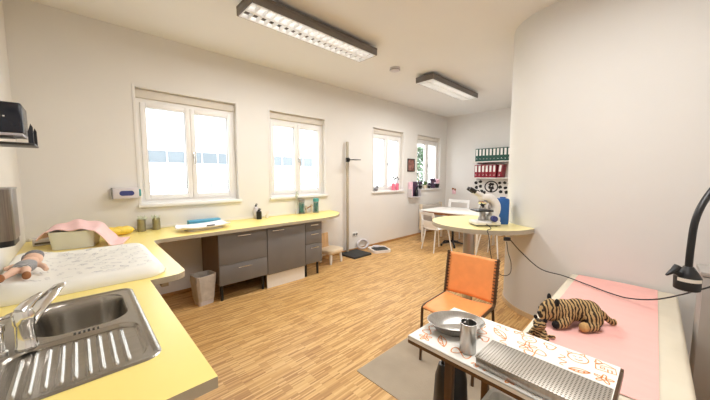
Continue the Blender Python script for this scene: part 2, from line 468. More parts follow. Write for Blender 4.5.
def base_cabinet(name, label, x0, x1, fronts, y0=3.47, z0=.2, group='grey base cabinets under the window worktop', plinth=False, legs=True):
    t = thing(name, label, 'cabinet', ((x0 + x1) / 2, (y0 + YB) / 2, 0), 0, group)
    ox, oy = (x0 + x1) / 2, (y0 + YB) / 2
    bm = B(); box(bm, x0 - ox, x1 - ox, y0 + .02 - oy, YB - .02 - oy, z0, CB - .002); obj('carcass', bm, 'grey_carcass', t, smooth=False)
    for kind, a, b in fronts:
        bm = B(); box(bm, x0 + .002 - ox, x1 - .002 - ox, y0 - oy, y0 + .019 - oy, a + .002, b - .002, .002); f = obj(kind, bm, 'grey_laminate', t)
        bm = B()
        L = .17 if x1 - x0 > .4 else .13
        hx = 0 if kind == 'drawer' else (x0 - ox + .15)
        bar_handle(bm, (hx, y0 - oy, b - .05), L); obj('handle', bm, 'chrome', f)
    if legs:
        for sx in (x0 + .04, x1 - .04):
            for sy in (y0 + .07, YB - .1):
                bm = B(); cyl(bm, (sx - ox, sy - oy), .018, 0, z0, 14); obj('leg', bm, 'black_plastic', t)
    if plinth:
        bm = B(); box(bm, x0 - ox + .0, x1 - ox - .0, y0 + .03 - oy, y0 + .048 - oy, .0, z0 - .012); obj('plinth', bm, 'white_laminate', t, smooth=False)
    return t
base_cabinet('base_cabinet', 'grey base cabinet with two deep drawers beside the waste bin', 1.14, 1.745, [('drawer', .2, .44), ('drawer', .44, .828)])
base_cabinet('base_cabinet', 'grey base cabinet with one door above a white plinth', 1.75, 2.34, [('door', .19, .828)], plinth=True)
base_cabinet('base_cabinet', 'narrow grey cabinet with three drawers beside the small chair', 2.345, 2.64, [('drawer', .2, .49), ('drawer', .49, .69), ('drawer', .69, .828)], z0=.2)

# sink cabinet (hollow) under the left worktop
t = thing('sink_cabinet', 'grey cabinet under the sink worktop at left', 'cabinet', (-.08, 1.5, 0))
def lb(x0, x1, y0, y1, z0, z1, name, m='grey_laminate'):
    bm = B(); box(bm, x0 + .08, x1 + .08, y0 - 1.5, y1 - 1.5, z0, z1, .001); return obj(name, bm, m, t, smooth=False)
lb(XW + .005, .2, .96, .98, .1, CB - .002, 'side_panel'); lb(XW + .005, .2, 2.03, 2.05, .1, CB - .002, 'side_panel')
lb(XW + .005, .2, .98, 2.03, .1, .12, 'bottom_panel'); lb(.14, .158, .96, 2.05, 0, .1, 'plinth')
for a, b in ((.962, 1.503), (1.507, 2.048)):
    d = lb(.201, .22, a, b, .105, CB - .006, 'door')
    bm = B(); bar_handle(bm, (.22 + .08, (a + b) / 2 - 1.5, .76), .16, 'y'); obj('handle', bm, 'chrome', d)

# ------------------------------------------------------------------ sink
sk = thing('kitchen_sink', 'stainless steel sink with bowl and ribbed drainer set in yellow worktop', 'sink', (-.04, 1.58, CT))
def sst(e0, e1, x):
    t = max(0, min(1, (x - e0) / (e1 - e0))); return t * t * (3 - 2 * t)
def rrd(x, y, x0, x1, y0, y1, r):      # signed distance to a rounded rectangle, negative inside
    cx, cy = (x0 + x1) / 2, (y0 + y1) / 2
    qx, qy = abs(x - cx) - (x1 - x0) / 2 + r, abs(y - cy) - (y1 - y0) / 2 + r
    return hypot(max(qx, 0), max(qy, 0)) + min(max(qx, qy), 0) - r
BX0, BX1, BY0, BY1 = -.165, .14, 1.60, 1.985      # bowl
DX0, DX1, DY0, DY1 = -.225, .155, 1.195, 1.555     # drainer
bm = B(); nx, ny = 118, 200
grid = []
for j in range(ny + 1):
    row = []
    for i in range(nx + 1):
        x = SX0 + (SX1 - SX0) * i / nx; y = SY0 + (SY1 - SY0) * j / ny
        R = .055
        qx = min(max(x, SX0 + R), SX1 - R); qy = min(max(y, SY0 + R), SY1 - R)
        d = hypot(x - qx, y - qy)
        if d > R: x = qx + (x - qx) / d * R; y = qy + (y - qy) / d * R
        do = -rrd(x, y, SX0, SX1, SY0, SY1, R)
        z = .004 * sst(0, .006, do) - .004 * sst(.016, .026, do)
        db = -rrd(x, y, BX0, BX1, BY0, BY1, .1)
        if db > 0: z -= .15 * sst(0, .035, db) ** .9 + .006 * sst(.03, .14, db)
        dd = -rrd(x, y, DX0, DX1, DY0, DY1, .08)
        if dd > 0:
            z -= .012 * sst(0, .014, dd) + .004 * sst(.01, .2, dd)
            if dd > .03:
                xx = (x - DX0) / .0335
                k = abs((xx % 1) - .5)
                z += .006 * sst(.16, .05, k) * sst(.03, .045, dd) if False else .006 * (1 - sst(.05, .19, k)) * sst(.03, .05, dd)
        row.append(bm.verts.new((x + .04, y - 1.58, z + .001)))
    grid.append(row)
for j in range(ny):
    for i in range(nx):
        try: bm.faces.new((grid[j][i], grid[j][i + 1], grid[j + 1][i + 1], grid[j + 1][i]))
        except ValueError: pass
obj('basin', bm, 'sink_steel', sk, angle=80)
bm = B()
for k in range(6):
    x = -.005 + .014 * k
    box(bm, x, x + .007, 1.572 - 1.58 - .012, 1.572 - 1.58 + .006, .0012, .003)
obj('overflow_slots', bm, 'black_plastic', sk, smooth=False)
bm = B(); lathe(bm, [(0, -.152), (.038, -.152), (.042, -.1535), (.042, -.156)], (.03, .215), 24); obj('drain', bm, 'chrome', sk)

fa = thing('mixer_tap', 'chrome mixer tap with a flat slanting spout on the sink ledge', 'tap', (-.168, 1.568, CT + .006))
bm = B(); lathe(bm, [(0, -.004), (.031, -.004), (.031, .006), (.027, .012), (.026, .085), (.029, .09), (.029, .12), (.024, .138), (0, .143)], n=28); obj('body', bm, 'chrome', fa)
bm = B(); pts = [(.005, .012, .06), (.018, .04, .088), (.04, .082, .118), (.066, .13, .143), (.09, .172, .158), (.1, .19, .160)]
wds = [.018, .022, .025, .025, .02, .009]; tn = [.016, .015, .013, .011, .008, .004]
prev = None; d = Vector((.1, .19, 0)).normalized(); sdir = Vector((-d.y, d.x, 0)); up = Vector((-d.x * .45, -d.y * .45, .88))
for p, w, h in zip(pts, wds, tn):
    ring = [bm.verts.new(Vector(p) + sdir * (w * cos(a)) + up * (h * sin(a))) for a in [2 * pi * k / 14 for k in range(14)]]
    if prev:
        for k in range(14): bm.faces.new((prev[k], prev[(k + 1) % 14], ring[(k + 1) % 14], ring[k]))
    else: bm.faces.new(ring[::-1])
    prev = ring
bm.faces.new(prev); obj('spout', bm, 'chrome', fa)
bm = B(); tube(bm, [(-.004, -.004, .132), (.008, .008, .148), (.026, .028, .162), (.045, .05, .172)], [.023, .019, .013, .007], 12); obj('lever', bm, 'chrome', fa)
tp = thing('soap_pump', 'small chrome soap pump left of the mixer tap on the sink', 'soap pump', (-.232, 1.56, CT + .006))
bm = B(); lathe(bm, [(0, -.004), (.022, -.004), (.022, .004), (.015, .008), (.015, .075), (.019, .08), (.019, .1), (0, .104)], n=20); obj('collar', bm, 'chrome', tp)
bm = B(); tube(bm, rounded([(0, 0, .09), (0, 0, .125), (.028, .02, .12)], .015), .006, 10); obj('nozzle', bm, 'chrome', tp)

# ------------------------------------------------------------------ changing mat with doodles
def doodle(bm, kind, cx, cy, s, z, rot=0, r=.0013):
    P = []
    if kind == 'flower':
        for k in range(49):
            a = 2 * pi * k / 48; q = s * (.62 + .38 * cos(5 * a)); P.append((q * cos(a), q * sin(a)))
        paths = [P, [(.25 * s * cos(2 * pi * k / 12), .25 * s * sin(2 * pi * k / 12)) for k in range(13)]]
    elif kind == 'loop':
        paths = [[(s * sin(2 * pi * k / 40), s * .55 * sin(4 * pi * k / 40)) for k in range(41)]]
    elif kind == 'heart':
        paths = [[(s * sin(t) ** 3, s * (.8 * cos(t) - .3 * cos(2 * t) - .12 * cos(3 * t))) for t in [2 * pi * k / 32 for k in range(33)]]]
    elif kind == 'leaf':
        paths = [[(s * (2 * k / 12 - 1), .4 * s * sin(pi * k / 12)) for k in range(13)] + [(s * (1 - 2 * k / 12), -.4 * s * sin(pi * k / 12)) for k in range(13)],
                 [(-s, 0), (s, 0)]] + [[(q * s, 0), (q * s + .2 * s, .28 * s), ] for q in (-.5, 0, .4)]
    elif kind == 'face':
        paths = [[(s * cos(2 * pi * k / 24), s * sin(2 * pi * k / 24)) for k in range(25)], [(-.4 * s, -.3 * s), (0, -.5 * s), (.4 * s, -.3 * s)],
                 [(-.45 * s, .2 * s), (-.3 * s, .35 * s), (-.15 * s, .2 * s)], [(.15 * s, .2 * s), (.3 * s, .35 * s), (.45 * s, .2 * s)],
                 [(-.8 * s, .6 * s), (-.9 * s, 1.2 * s), (-.35 * s, .95 * s)], [(.8 * s, .6 * s), (.9 * s, 1.2 * s), (.35 * s, .95 * s)]]
    elif kind == 'house':
        paths = [[(-s, -s), (s, -s), (s, .3 * s), (-s, .3 * s), (-s, -s)], [(-s, .3 * s), (0, s), (s, .3 * s)], [(-.5 * s, -.5 * s), (-.1 * s, -.5 * s), (-.1 * s, -.1 * s), (-.5 * s, -.1 * s), (-.5 * s, -.5 * s)], [(.2 * s, -s), (.2 * s, -.3 * s), (.6 * s, -.3 * s), (.6 * s, -s)]]
    else:
        paths = [[(s * (k / 10 - .5) * 2, .35 * s * sin(k * 1.3)) for k in range(11)]]
    cr, sr = cos(rot), sin(rot)
    for p in paths:
        q = [(cx + x * cr - y * sr, cy + x * sr + y * cr, z(cx + x * cr - y * sr, cy + x * sr + y * cr) if callable(z) else z) for x, y in p]
        # flat ribbon
        n = len(q); L = []; R = []
        for i in range(n):
            a = Vector(q[max(i - 1, 0)]); b = Vector(q[min(i + 1, n - 1)]); dd = b - a; dd.z = 0
            if dd.length < 1e-9: dd = Vector((1, 0, 0))
            dd.normalize(); s2 = Vector((-dd.y, dd.x, 0)) * r
            L.append(bm.verts.new(Vector(q[i]) + s2)); R.append(bm.verts.new(Vector(q[i]) - s2))
        for i in range(n - 1): bm.faces.new((L[i], L[i + 1], R[i + 1], R[i]))
    return

PX0, PX1, PY0, PY1 = -.37, .395, 2.135, 3.08
def padz(x, y):
    d = -rrd(x, y, PX0, PX1, PY0, PY1, .11)
    ex = min(x - PX0, PX1 - x)
    top = .036 * (1 - (1 - min(1, max(0, d) / .05)) ** 2) ** .5 if d > 0 else 0
    side = .016 * (1 - sst(.05, .2, min(y - PY0, PY1 - y))) + .03 * (1 - sst(.1, .26, x - PX0))
    return top + side * sst(0, .05, d)
cm = thing('changing_mat', 'white padded changing mat with grey doodles on the yellow worktop', 'changing mat', (0, 2.65, CT + .001))
bm = B(); nx, ny = 60, 76; grid = []; low = []
for j in range(ny + 1):
    row = []; lr = []
    for i in range(nx + 1):
        x = PX0 + (PX1 - PX0) * i / nx; y = PY0 + (PY1 - PY0) * j / ny; R = .11
        qx = min(max(x, PX0 + R), PX1 - R); qy = min(max(y, PY0 + R), PY1 - R); d = hypot(x - qx, y - qy)
        if d > R: x = qx + (x - qx) / d * R; y = qy + (y - qy) / d * R
        row.append(bm.verts.new((x, y - 2.65, .012 + padz(x, y))))
    grid.append(row)
for j in range(ny):
    for i in range(nx):
        try: bm.faces.new((grid[j][i], grid[j][i + 1], grid[j + 1][i + 1], grid[j + 1][i]))
        except ValueError: pass
bmesh.ops.remove_doubles(bm, verts=bm.verts, dist=.0004)
be = [e for e in bm.edges if len(e.link_faces) == 1]
r = bmesh.ops.extrude_edge_only(bm, edges=be)
for v in [g for g in r['geom'] if isinstance(g, bmesh.types.BMVert)]: v.co.z = 0; v.co.x *= .99; v.co.y *= .995
obj('cushion', bm, 'white_vinyl', cm, angle=70)
zf = lambda x, y: .0145 + padz(x, y + 2.65)
kinds = ['loop', 'face', 'squig', 'heart', 'flower', 'squig', 'leaf', 'squig']
for k in range(48):
    x = -.2 + .55 * ((k * .618) % 1); y = PY0 + .1 + (PY1 - PY0 - .17) * (k + .5) / 48 - 2.65
    bm = B(); doodle(bm, kinds[k % 8], x, y, random.uniform(.022, .045), zf, random.uniform(0, 6.28), .0017); obj('doodle', bm, 'grey_ink', cm, smooth=False)

# soft doll lying on the mat
dl = thing('rag_doll', 'soft doll in grey striped clothes lying on the changing mat', 'doll', (-.24, 2.46, .9475), radians(80)); dl.scale = (.72, .72, .72)
bm = B()
ell(bm, (0, 0, .05), (.12, .06, .045)); ell(bm, (.10, 0, .06), (.05, .055, .045))
tube(bm, [(-.1, -.03, .05), (-.17, -.05, .05), (-.25, -.07, .035)], [.03, .026, .02], 10)
tube(bm, [(-.1, .03, .05), (-.18, .03, .05), (-.25, .05, .04)], [.03, .026, .02], 10)
tube(bm, [(.06, -.05, .05), (.0, -.1, .04), (-.06, -.13, .02)], [.022, .02, .017], 10)
tube(bm, [(.06, .05, .05), (.1, .1, .04), (.08, .14, .03)], [.022, .02, .017], 10)
ell(bm, (.185, 0, .07), (.06, .058, .055))
blob('body', bm, 'doll_skin', dl, .006, 4)
bm = B(); ell(bm, (0, 0, .052), (.115, .066, .05)); obj('dress', bm, 'doll_stripe', dl)
bm = B(); ell(bm, (.21, 0, .09), (.05, .06, .05)); ell(bm, (.2, .055, .06), (.025, .02, .05)); obj('hood', bm, 'doll_grey', dl)
for s in (-.075, .055):
    bm = B(); ell(bm, (-.262, s, .042), (.026, .024, .03)); obj('shoe', bm, 'doll_brown', dl)

# white tub with pink towel
tb = thing('baby_tub', 'white plastic tub draped with a pink towel behind the changing mat', 'tub', (-.04, 3.55, CS), radians(-14))
bm = B()
def rr3(x0, x1, y0, y1, r, z): return [Vector((a, b, z)) for a, b in rrect(x0, x1, y0, y1, r, 5)]
def loft(bm, rings, cap0=True, cap1=True):
    R = [[bm.verts.new(p) for p in r] for r in rings]
    for a, b in zip(R, R[1:]):
        n = len(a)
        for k in range(n): bm.faces.new((a[k], a[(k + 1) % n], b[(k + 1) % n], b[k]))
    if cap0: bm.faces.new(R[0][::-1])
    if cap1: bm.faces.new(R[-1])
loft(bm, [rr3(-.135, .135, -.09, .16, .04, 0), rr3(-.155, .155, -.11, .18, .06, .148), rr3(-.16, .16, -.115, .185, .06, .155), rr3(-.145, .145, -.1, .17, .05, .152), rr3(-.125, .125, -.08, .15, .035, .02)])
obj('shell', bm, 'tub_white', tb)
tw = thing('pink_towel', 'pale pink towel hanging over the white tub onto the worktop', 'towel', (-.04, 3.55, CS), radians(-14))
bm = B(); nx, ny = 44, 26; g = []
for j in range(ny + 1):
    row = []
    for i in range(nx + 1):
        u = -.26 + .62 * i / nx; v = -.125 + .365 * j / ny
        if u < -.165: z = .161 - (-.165 - u) * .8; x = -.165 - (-.165 - u) * .5
        elif u <= .165: z = .161 + .045 * cos((u + .02) / .185 * pi / 2) * (.12 + .88 * sst(0, .7, j / ny)); x = u
        else:
            q = u - .165
            z = max(.006, .161 - q * 1.2); x = .165 + q * .75 + (max(0, q - .125) * .6)
        z += .008 * sin(u * 40 + v * 13) * (1 if z > .02 else .3)
        row.append(bm.verts.new((x, v - .03 * sin(u * 9), max(z, .004))))
    g.append(row)
for j in range(ny):
    for i in range(nx): bm.faces.new((g[j][i], g[j][i + 1], g[j + 1][i + 1], g[j + 1][i]))
o = obj('cloth', bm, 'pink_cloth', tw, angle=80); s = o.modifiers.new('t', 'SOLIDIFY'); s.thickness = .006; s.offset = 1

# box of wipes, yellow pack
t = thing('wipes_box', 'low grey and white carton on the worktop in the left corner', 'box', (-.235, 3.86, CS), radians(6))
bm = B(); box(bm, -.085, .085, -.05, .05, 0, .06, .004); obj('carton', bm, 'device_grey', t)
bm = B(); box(bm, -.075, .075, -.052, -.05, .012, .03); box(bm, -.04, .05, -.03, .03, .06, .0615); obj('dark_print', bm, 'lcd', t, smooth=False)
t = thing('sponge_pack', 'yellow crinkled pack on the worktop near the left window', 'pack', (.27, 3.9, CS), radians(12))
bm = B(); N_ = 22; rings = []
for i in range(N_ + 1):
    u = -1 + 2 * i / N_; w = (1 - abs(u) ** 5) ** .5
    rings.append([Vector((u * .15, .055 * w * cos(a) * (1 + .08 * sin(9 * u + 2 * a)), .048 + .046 * w * sin(a) * (1 + .07 * cos(13 * u + 3 * a)))) for a in [2 * pi * k / 18 for k in range(18)]])
rings[0] = [Vector((-.152, p.y * .2 + .03 * cos(2 * pi * k / 18), .048 + .003 * sin(2 * pi * k / 18))) for k, p in enumerate(rings[0])]
rings[-1] = [Vector((.152, .03 * cos(2 * pi * k / 18), .048 + .003 * sin(2 * pi * k / 18))) for k, p in enumerate(rings[-1])]
loft(bm, rings); obj('wrapper', bm, 'yellow_pack', t)

# two steel beakers with pale plants
def beaker(loc, label):
    t = thing('steel_beaker', label, 'beaker', loc, 0, 'steel beakers with pale sprigs below the first window')
    bm = B(); lathe(bm, [(0, 0), (.037, 0), (.04, .004), (.04, .135), (.042, .138), (.038, .138), (.037, .1), (0, .1)], n=26); obj('cup', bm, 'dark_steel', t)
    bm = B()
    for k in range(26):
        a = random.uniform(0, 6.28); q = random.uniform(0, .03)
        b0 = Vector((q * cos(a), q * sin(a), .1)); tip = b0 + Vector((cos(a) * random.uniform(0, .04), sin(a) * random.uniform(0, .04), random.uniform(.04, .085)))
        tube(bm, [b0, (b0 + tip) / 2 + Vector((0, 0, .01)), tip], [.003, .007, .002], 6)
    obj('sprigs', bm, 'foliage_pale', t); return t
beaker((.50, 4.02, CS), 'steel beaker with pale sprigs, the left one under the first window')
beaker((.645, 4.04, CS), 'steel beaker with pale sprigs, the right one under the first window')

# baby scale
t = thing('baby_scale', 'white curved baby scale on the worktop before a blue folder', 'scale', (1.06, 3.69, CS), radians(6))
bm = B(); prism(bm, rrect(-.2, .2, -.1, .1, .05), 0, .022); obj('base', bm, 'device_grey', t)
bm = B(); nx, ny = 40, 16; g = []
out = []
for j in range(ny + 1):
    row = []
    for i in range(nx + 1):
        u = -1 + 2 * i / nx; v = -1 + 2 * j / ny
        w = .15 * (1 - .22 * abs(u) ** 4)
        row.append(bm.verts.new((u * .29 * (1 - .12 * v ** 4), v * w, .025 + .026 * abs(v) ** 2.4 + .018 * abs(u) ** 3)))
    g.append(row)
for j in range(ny):
    for i in range(nx): bm.faces.new((g[j][i], g[j][i + 1], g[j + 1][i + 1], g[j + 1][i]))
o = obj('tray', bm, 'scale_white', t, angle=80); s = o.modifiers.new('t', 'SOLIDIFY'); s.thickness = .012; s.offset = 1
bm = B(); box(bm, -.03, .06, -.157, -.14, .052, .066, .003, mtx=Matrix.Rotation(0, 4, 'X')); obj('display', bm, 'lcd', t)
t = thing('blue_folder', 'flat bright blue box behind the baby scale on the worktop', 'box', (1.16, 4.02, CS), radians(1))
bm = B(); box(bm, -.19, .19, -.05, .05, 0, .07, .008, 3); obj('case', bm, 'sky_blue', t)
bm = B(); box(bm, -.192, .192, -.052, .052, .046, .05, .001); obj('lid_seam', bm, 'blue_plastic', t)

# bottles
def pump(loc, label, h, cap, body, r):
    t = thing('pump_bottle', label, 'bottle', loc, 0, 'pump bottles beside the second window')
    bm = B(); lathe(bm, [(0, 0), (r * .95, 0), (r, .004), (r, h * .72), (r * .6, h * .8), (r * .42, h * .82), (0, h * .82)], n=22); obj('bottle', bm, body, t)
    bm = B(); lathe(bm, [(r * .42, h * .82), (r * .55, h * .83), (r * .55, h * .9), (r * .2, h * .91), (r * .2, h * .97), (0, h * .97)], n=18)
    tube(bm, rounded([(0, 0, h * .95), (0, 0, h), (.005, -r * 1.3, h * .99)], .008), r * .18, 8); obj('pump_head', bm, cap, t)
pump((1.89, 4.08, CS), 'tall white bottle with black pump head standing by the wall', .215, 'black_plastic', 'device_grey', .03)
pump((1.885, 3.975, CS), 'short black pump bottle in front of the taller white one', .15, 'black_plastic', 'black_plastic', .037)
t = thing('cotton_cup', 'small white cup with swabs on the worktop right of the black bottle', 'cup', (2.03, 4.02, CS))
bm = B(); lathe(bm, [(0, 0), (.025, 0), (.03, .05), (.026, .05), (.022, .01), (0, .01)], n=20); obj('cup', bm, 'white_laminate', t)
for k in range(3):
    bm = B(); tube(bm, [(0, 0, .02), (-.02 + .02 * k, -.01, .085)], .002, 6); ell(bm, (-.02 + .02 * k, -.01, .087), (.004, .004, .008), u=8, v=6); obj('swab', bm, 'cream_plastic', t)
def glass_jar(loc, label, sprig):
    t = thing('glass_jar', label, 'jar', loc, 0, 'tall glass jars at the end of the worktop')
    bm = B(); lathe(bm, [(.042, .012), (.045, .02), (.045, .20), (.043, .20), (.043, .025), (.04, .014)], n=26); obj('cylinder', bm, 'clear_glass', t)
    bm = B(); lathe(bm, [(0, 0), (.05, 0), (.05, .012), (.042, .016), (0, .016)], n=26); obj('foot', bm, 'dark_steel', t)
    bm = B(); lathe(bm, [(.0455, .19), (.05, .19), (.05, .235), (.04, .245), (0, .248)], n=26); obj('lid', bm, 'teal' if not sprig else 'dark_steel', t)
    bm = B()
    for k in range(5): tube(bm, [(.012 * cos(k * 1.3), .012 * sin(k * 1.3), .018), (.026 * cos(k * 1.3 + .4), .026 * sin(k * 1.3 + .4), .16)], .006, 8)
    obj('spatulas', bm, 'teal', t)
    return t
j1 = glass_jar((2.675, 4.06, CS), 'tall glass jar with dark lid, left of the pair under the second window', True)
glass_jar((2.945, 4.03, CS), 'tall glass jar with teal lid, right of the pair under the second window', False)
t = thing('instrument_stand', 'small beige holder between the two tall glass jars', 'holder', (2.81, 4.05, CS))
bm = B(); box(bm, -.06, .06, -.03, .03, 0, .012, .003); box(bm, -.06, -.05, -.02, .02, .01, .13, .002); box(bm, .05, .06, -.02, .02, .01, .15, .002); obj('rack', bm, 'cream_plastic', t)
bm = B(); tube(bm, [(-.07, 0, .07), (.075, 0, .125)], .009, 10); obj('bar', bm, 'doll_brown', t)
t = thing('dried_flower', 'pale dried flower leaning by the left glass jar', 'flower', (2.575, 4.07, CS))
bm = B(); lathe(bm, [(0, 0), (.016, 0), (.02, .03), (.012, .08), (.014, .085), (0, .08)], n=16); obj('vase', bm, 'device_grey', t)
bm = B(); tube(bm, [(0, 0, .07), (.01, -.01, .2), (.0, -.02, .33)], .003, 6)
for k in range(14):
    a = k * 2.4; ell(bm, (.03 * cos(a) * (k % 3) / 2, -.02 + .012 * sin(a), .28 + .007 * k), (.012, .01, .012), u=8, v=6)
obj('blossom', bm, 'foliage_pale', t)

# wall mounted items left
t = thing('towel_dispenser', 'dark navy folded-towel dispenser mounted on the left wall', 'dispenser', (WX0 + .001, 2.72, 1.69))
bm = B(); box(bm, 0, .175, -.12, .14, .06, .235, .012, 3); obj('cover', bm, 'navy_plastic', t)
bm = B(); box(bm, 0, .17, -.11, .13, .045, .06, .002); obj('underside', bm, 'device_grey', t)
bm = B(); box(bm, .05, .13, -.085, .06, .036, .046, .002); obj('paper_slot', bm, 'lcd', t)
bm = B(); box(bm, .0, .215, -.12, .14, -.008, .006, .004); box(bm, .0, .012, -.1, .12, .0, .06); obj('catch_tray', bm, 'black_plastic', t)
for y in (-.118, .118):
    bm = B()
    q = [(.19, y, .0), (.212, y, .0), (.212, y, .1), (.204, y, .12), (.19, y, .07)]
    a = [bm.verts.new(v) for v in q]; b = [bm.verts.new((v[0], v[1] + .02, v[2])) for v in q]
    bm.faces.new(a); bm.faces.new(b[::-1])
    for k in range(5): bm.faces.new((a[k], a[(k + 1) % 5], b[(k + 1) % 5], b[k]))
    obj('tray_lip', bm, 'navy_plastic', t, smooth=False)
bm = B(); box(bm, .1, .108, -.1215, -.1195, .148, .155); obj('emblem', bm, 'white_laminate', t, smooth=False)
t = thing('steel_dispenser', 'brushed steel dispenser mounted on the left wall above the doll', 'dispenser', (WX0 + .001, 2.2, 1.165))
bm = B(); prism(bm, rrect(-.01, .157, -.115, .115, .045, 8), .028, .272); obj('shell', bm, 'dark_brushed', t)
bm = B(); prism(bm, rrect(0, .152, -.11, .11, .04), 0, .03); obj('foot', bm, 'black_plastic', t)
bm = B(); prism(bm, rrect(0, .16, -.118, .118, .045), .27, .278); obj('lid', bm, 'dark_steel', t)
t = thing('glove_box_holder', 'white wall box with a blue oval label left of the first window', 'dispenser', (.385, WY1 - .001, 1.25))
bm = B(); box(bm, -.115, .115, -.1, 0, 0, .115, .006); obj('box', bm, 'device_grey', t)
bm = B(); prism(bm, rrect(-.03, .1, -.027, .027, .026, 8), 0, .002); xf(bm, Matrix.Translation((-.03, -.1, .058)) @ Matrix.Rotation(radians(90), 4, 'X')); obj('label', bm, 'label_blue', t)
bm = B(); box(bm, .112, .135, -.095, -.02, .02, .1, .01); obj('glove_tip', bm, 'teal', t)
bm = B(); box(bm, -.12, -.112, -.102, 0, -.003, .118, .001); obj('bracket', bm, 'gasket', t)

# waste bin
t = thing('waste_bin', 'grey waste bin lined with a clear bag under the worktop', 'bin', (1.005, 3.62, 0), radians(8))
bm = B(); loft(bm, [rr3(-.085, .085, -.075, .075, .03, 0), rr3(-.11, .11, -.1, .1, .035, .34), rr3(-.103, .103, -.093, .093, .03, .34), rr3(-.08, .08, -.07, .07, .03, .02)]); obj('bucket', bm, 'device_grey', t)
bm = B(); rg = []
for z, gq in ((.05, .004), (.12, .006), (.2, .006), (.28, .006), (.335, .007), (.352, .006), (.35, -.006), (.3, -.014)):
    s = (z - 0) / .34; a, b = .085 + .025 * s + gq, .075 + .025 * s + gq
    rg.append([p + Vector((random.uniform(-.004, .004), random.uniform(-.004, .004), random.uniform(-.006, .006))) for p in rr3(-a, a, -b, b, .035, z)])
loft(bm, rg, False, False); obj('bag', bm, 'bag_plastic', t, angle=20)
bm = B(); prism(bm, rrect(-.095, .095, -.085, .085, .03), .27, .29); obj('rubbish', bm, 'lcd', t)

# ------------------------------------------------------------------ stadiometer, child chair, floor scales
t = thing('stadiometer', 'tall grey height measuring rod standing against the window wall', 'stadiometer', (3.72, 4.07, 0))
bm = B(); prism(bm, rrect(-.2, .26, -.40, .03, .02), 0, .03); obj('platform', bm, 'dark_rubber', t)
bm = B(); box(bm, -.022, .022, -.012, .018, .03, 2.14, .003); obj('rod', bm, 'edge_band', t)
bm = B(); box(bm, -.03, .03, -.03, .02, 1.76, 1.84, .006); bm2 = bm; tube(bm, [(0, -.03, 1.80), (0, -.06, 1.80)], .02, 12); obj('slider', bm, 'black_plastic', t)
bm = B(); box(bm, -.02, .16, -.20, -.055, 1.792, 1.806, .003); obj('head_plate', bm, 'black_plastic', t)
t = thing('bathroom_scale', 'white rimmed floor scale with dark top beside the rod', 'scale', (4.3, 3.77, 0), radians(-25))
bm = B(); prism(bm, rrect(-.19, .19, -.2, .2, .08), 0, .05); obj('body', bm, 'scale_white', t)
bm = B(); prism(bm, rrect(-.15, .15, -.17, .09, .05), .05, .054); obj('tread', bm, 'dark_rubber', t)
bm = B(); lathe(bm, [(.075, .05), (.08, .066), (.06, .07), (0, .07)], (0, .14), 24); obj('dial', bm, 'device_grey', t)
t = thing('potty_ring', 'round pale ring leaning on the wall behind the floor scale', 'ring', (4.15, 4.085, 0))
bm = B(); tube(bm, [(.15 * cos(2 * pi * k / 28), .035 * 0 + .02 * sin(2 * pi * k / 28), .105 + .085 * sin(2 * pi * k / 28)) for k in range(28)], .022, 10, True); obj('ring', bm, 'device_grey', t)
t = thing('child_chair', 'low beige child chair with white legs at the worktop end', 'chair', (3.13, 3.86, 0), radians(8))
bm = B(); loft(bm, [rr3(-.15, .15, -.13, .13, .06, .16), rr3(-.19, .19, -.17, .17, .09, .2), rr3(-.19, .19, -.17, .17, .09, .235), rr3(-.17, .17, -.15, .15, .07, .245)]); obj('seat', bm, 'cream_plastic', t)
for sx in (-.12, .12):
    for sy in (-.11, .11):
        bm = B(); tube(bm, [(sx * 1.12, sy * 1.12, 0), (sx * 1.1, sy * 1.1, .05), (sx, sy, .16)], [.018, .022, .026], 12); obj('leg', bm, 'chair_white', t)
bm = B(); box(bm, -.15, .09, .115, .137, .235, .50, .009, 3, Matrix.Rotation(radians(-4), 4, 'X')); obj('backrest', bm, 'beech', t)
t = thing('wall_socket', 'double white wall socket low on the window wall', 'socket', (3.97, WY1 - .001, .33))
bm = B(); box(bm, -.075, .075, -.012, 0, -.04, .04, .004); obj('plate', bm, 'white_upvc', t)
for s in (-.036, .036):
    bm = B(); lathe(bm, [(0, 0), (.02, 0), (.022, .003), (.026, .0035), (.026, 0)], n=20); xf(bm, Matrix.Translation((s, -.012, 0)) @ Matrix.Rotation(radians(90), 4, 'X')); obj('outlet', bm, 'gasket', t)

# ------------------------------------------------------------------ far end: sills, pictures, radiator
t = thing('framed_picture', 'small dark framed picture between the two far windows', 'picture', (5.85, WY1 - .001, 1.755))
bm = B(); box(bm, -.13, .13, -.006, 0, -.15, .15); obj('print', bm, 'picture_print', t, smooth=False)
bm = B()
for a in ((-.145, .145, .135, .155), (-.145, .145, -.155, -.135), (-.145, -.128, -.135, .135), (.128, .145, -.135, .135)): box(bm, a[0], a[1], -.018, 0, a[2], a[3], .002)
obj('frame', bm, 'black_plastic', t)
def brush_glass(x, label, h=.16):
    t = thing('pink_glass', label, 'glass', (x, WY1 + .005, 1.1725), 0, 'pink glasses of brushes on the third sill')
    bm = B(); lathe(bm, [(0, 0), (.036, 0), (.042, .15), (.038, .15), (.032, .01), (0, .01)], n=20); obj('tumbler', bm, 'pink_glass', t)
    for k in range(3):
        a = k * 2.1; e = (.05 * cos(a), .025 * sin(a), .25 + .02 * k)
        bm = B(); tube(bm, [(.01 * cos(a), .01 * sin(a), .015), e], .004, 6); ell(bm, e, (.017, .014, .02), u=10, v=8); obj('brush', bm, 'black_plastic', t)
brush_glass(5.19, 'pink glass of black brushes, the left of two on the third sill')
brush_glass(5.33, 'pink glass of black brushes, the right of two on the third sill')
t = thing('stone_figure', 'small dark lump at the left end of the third sill', 'ornament', (4.60, WY1 + .005, 1.1725))
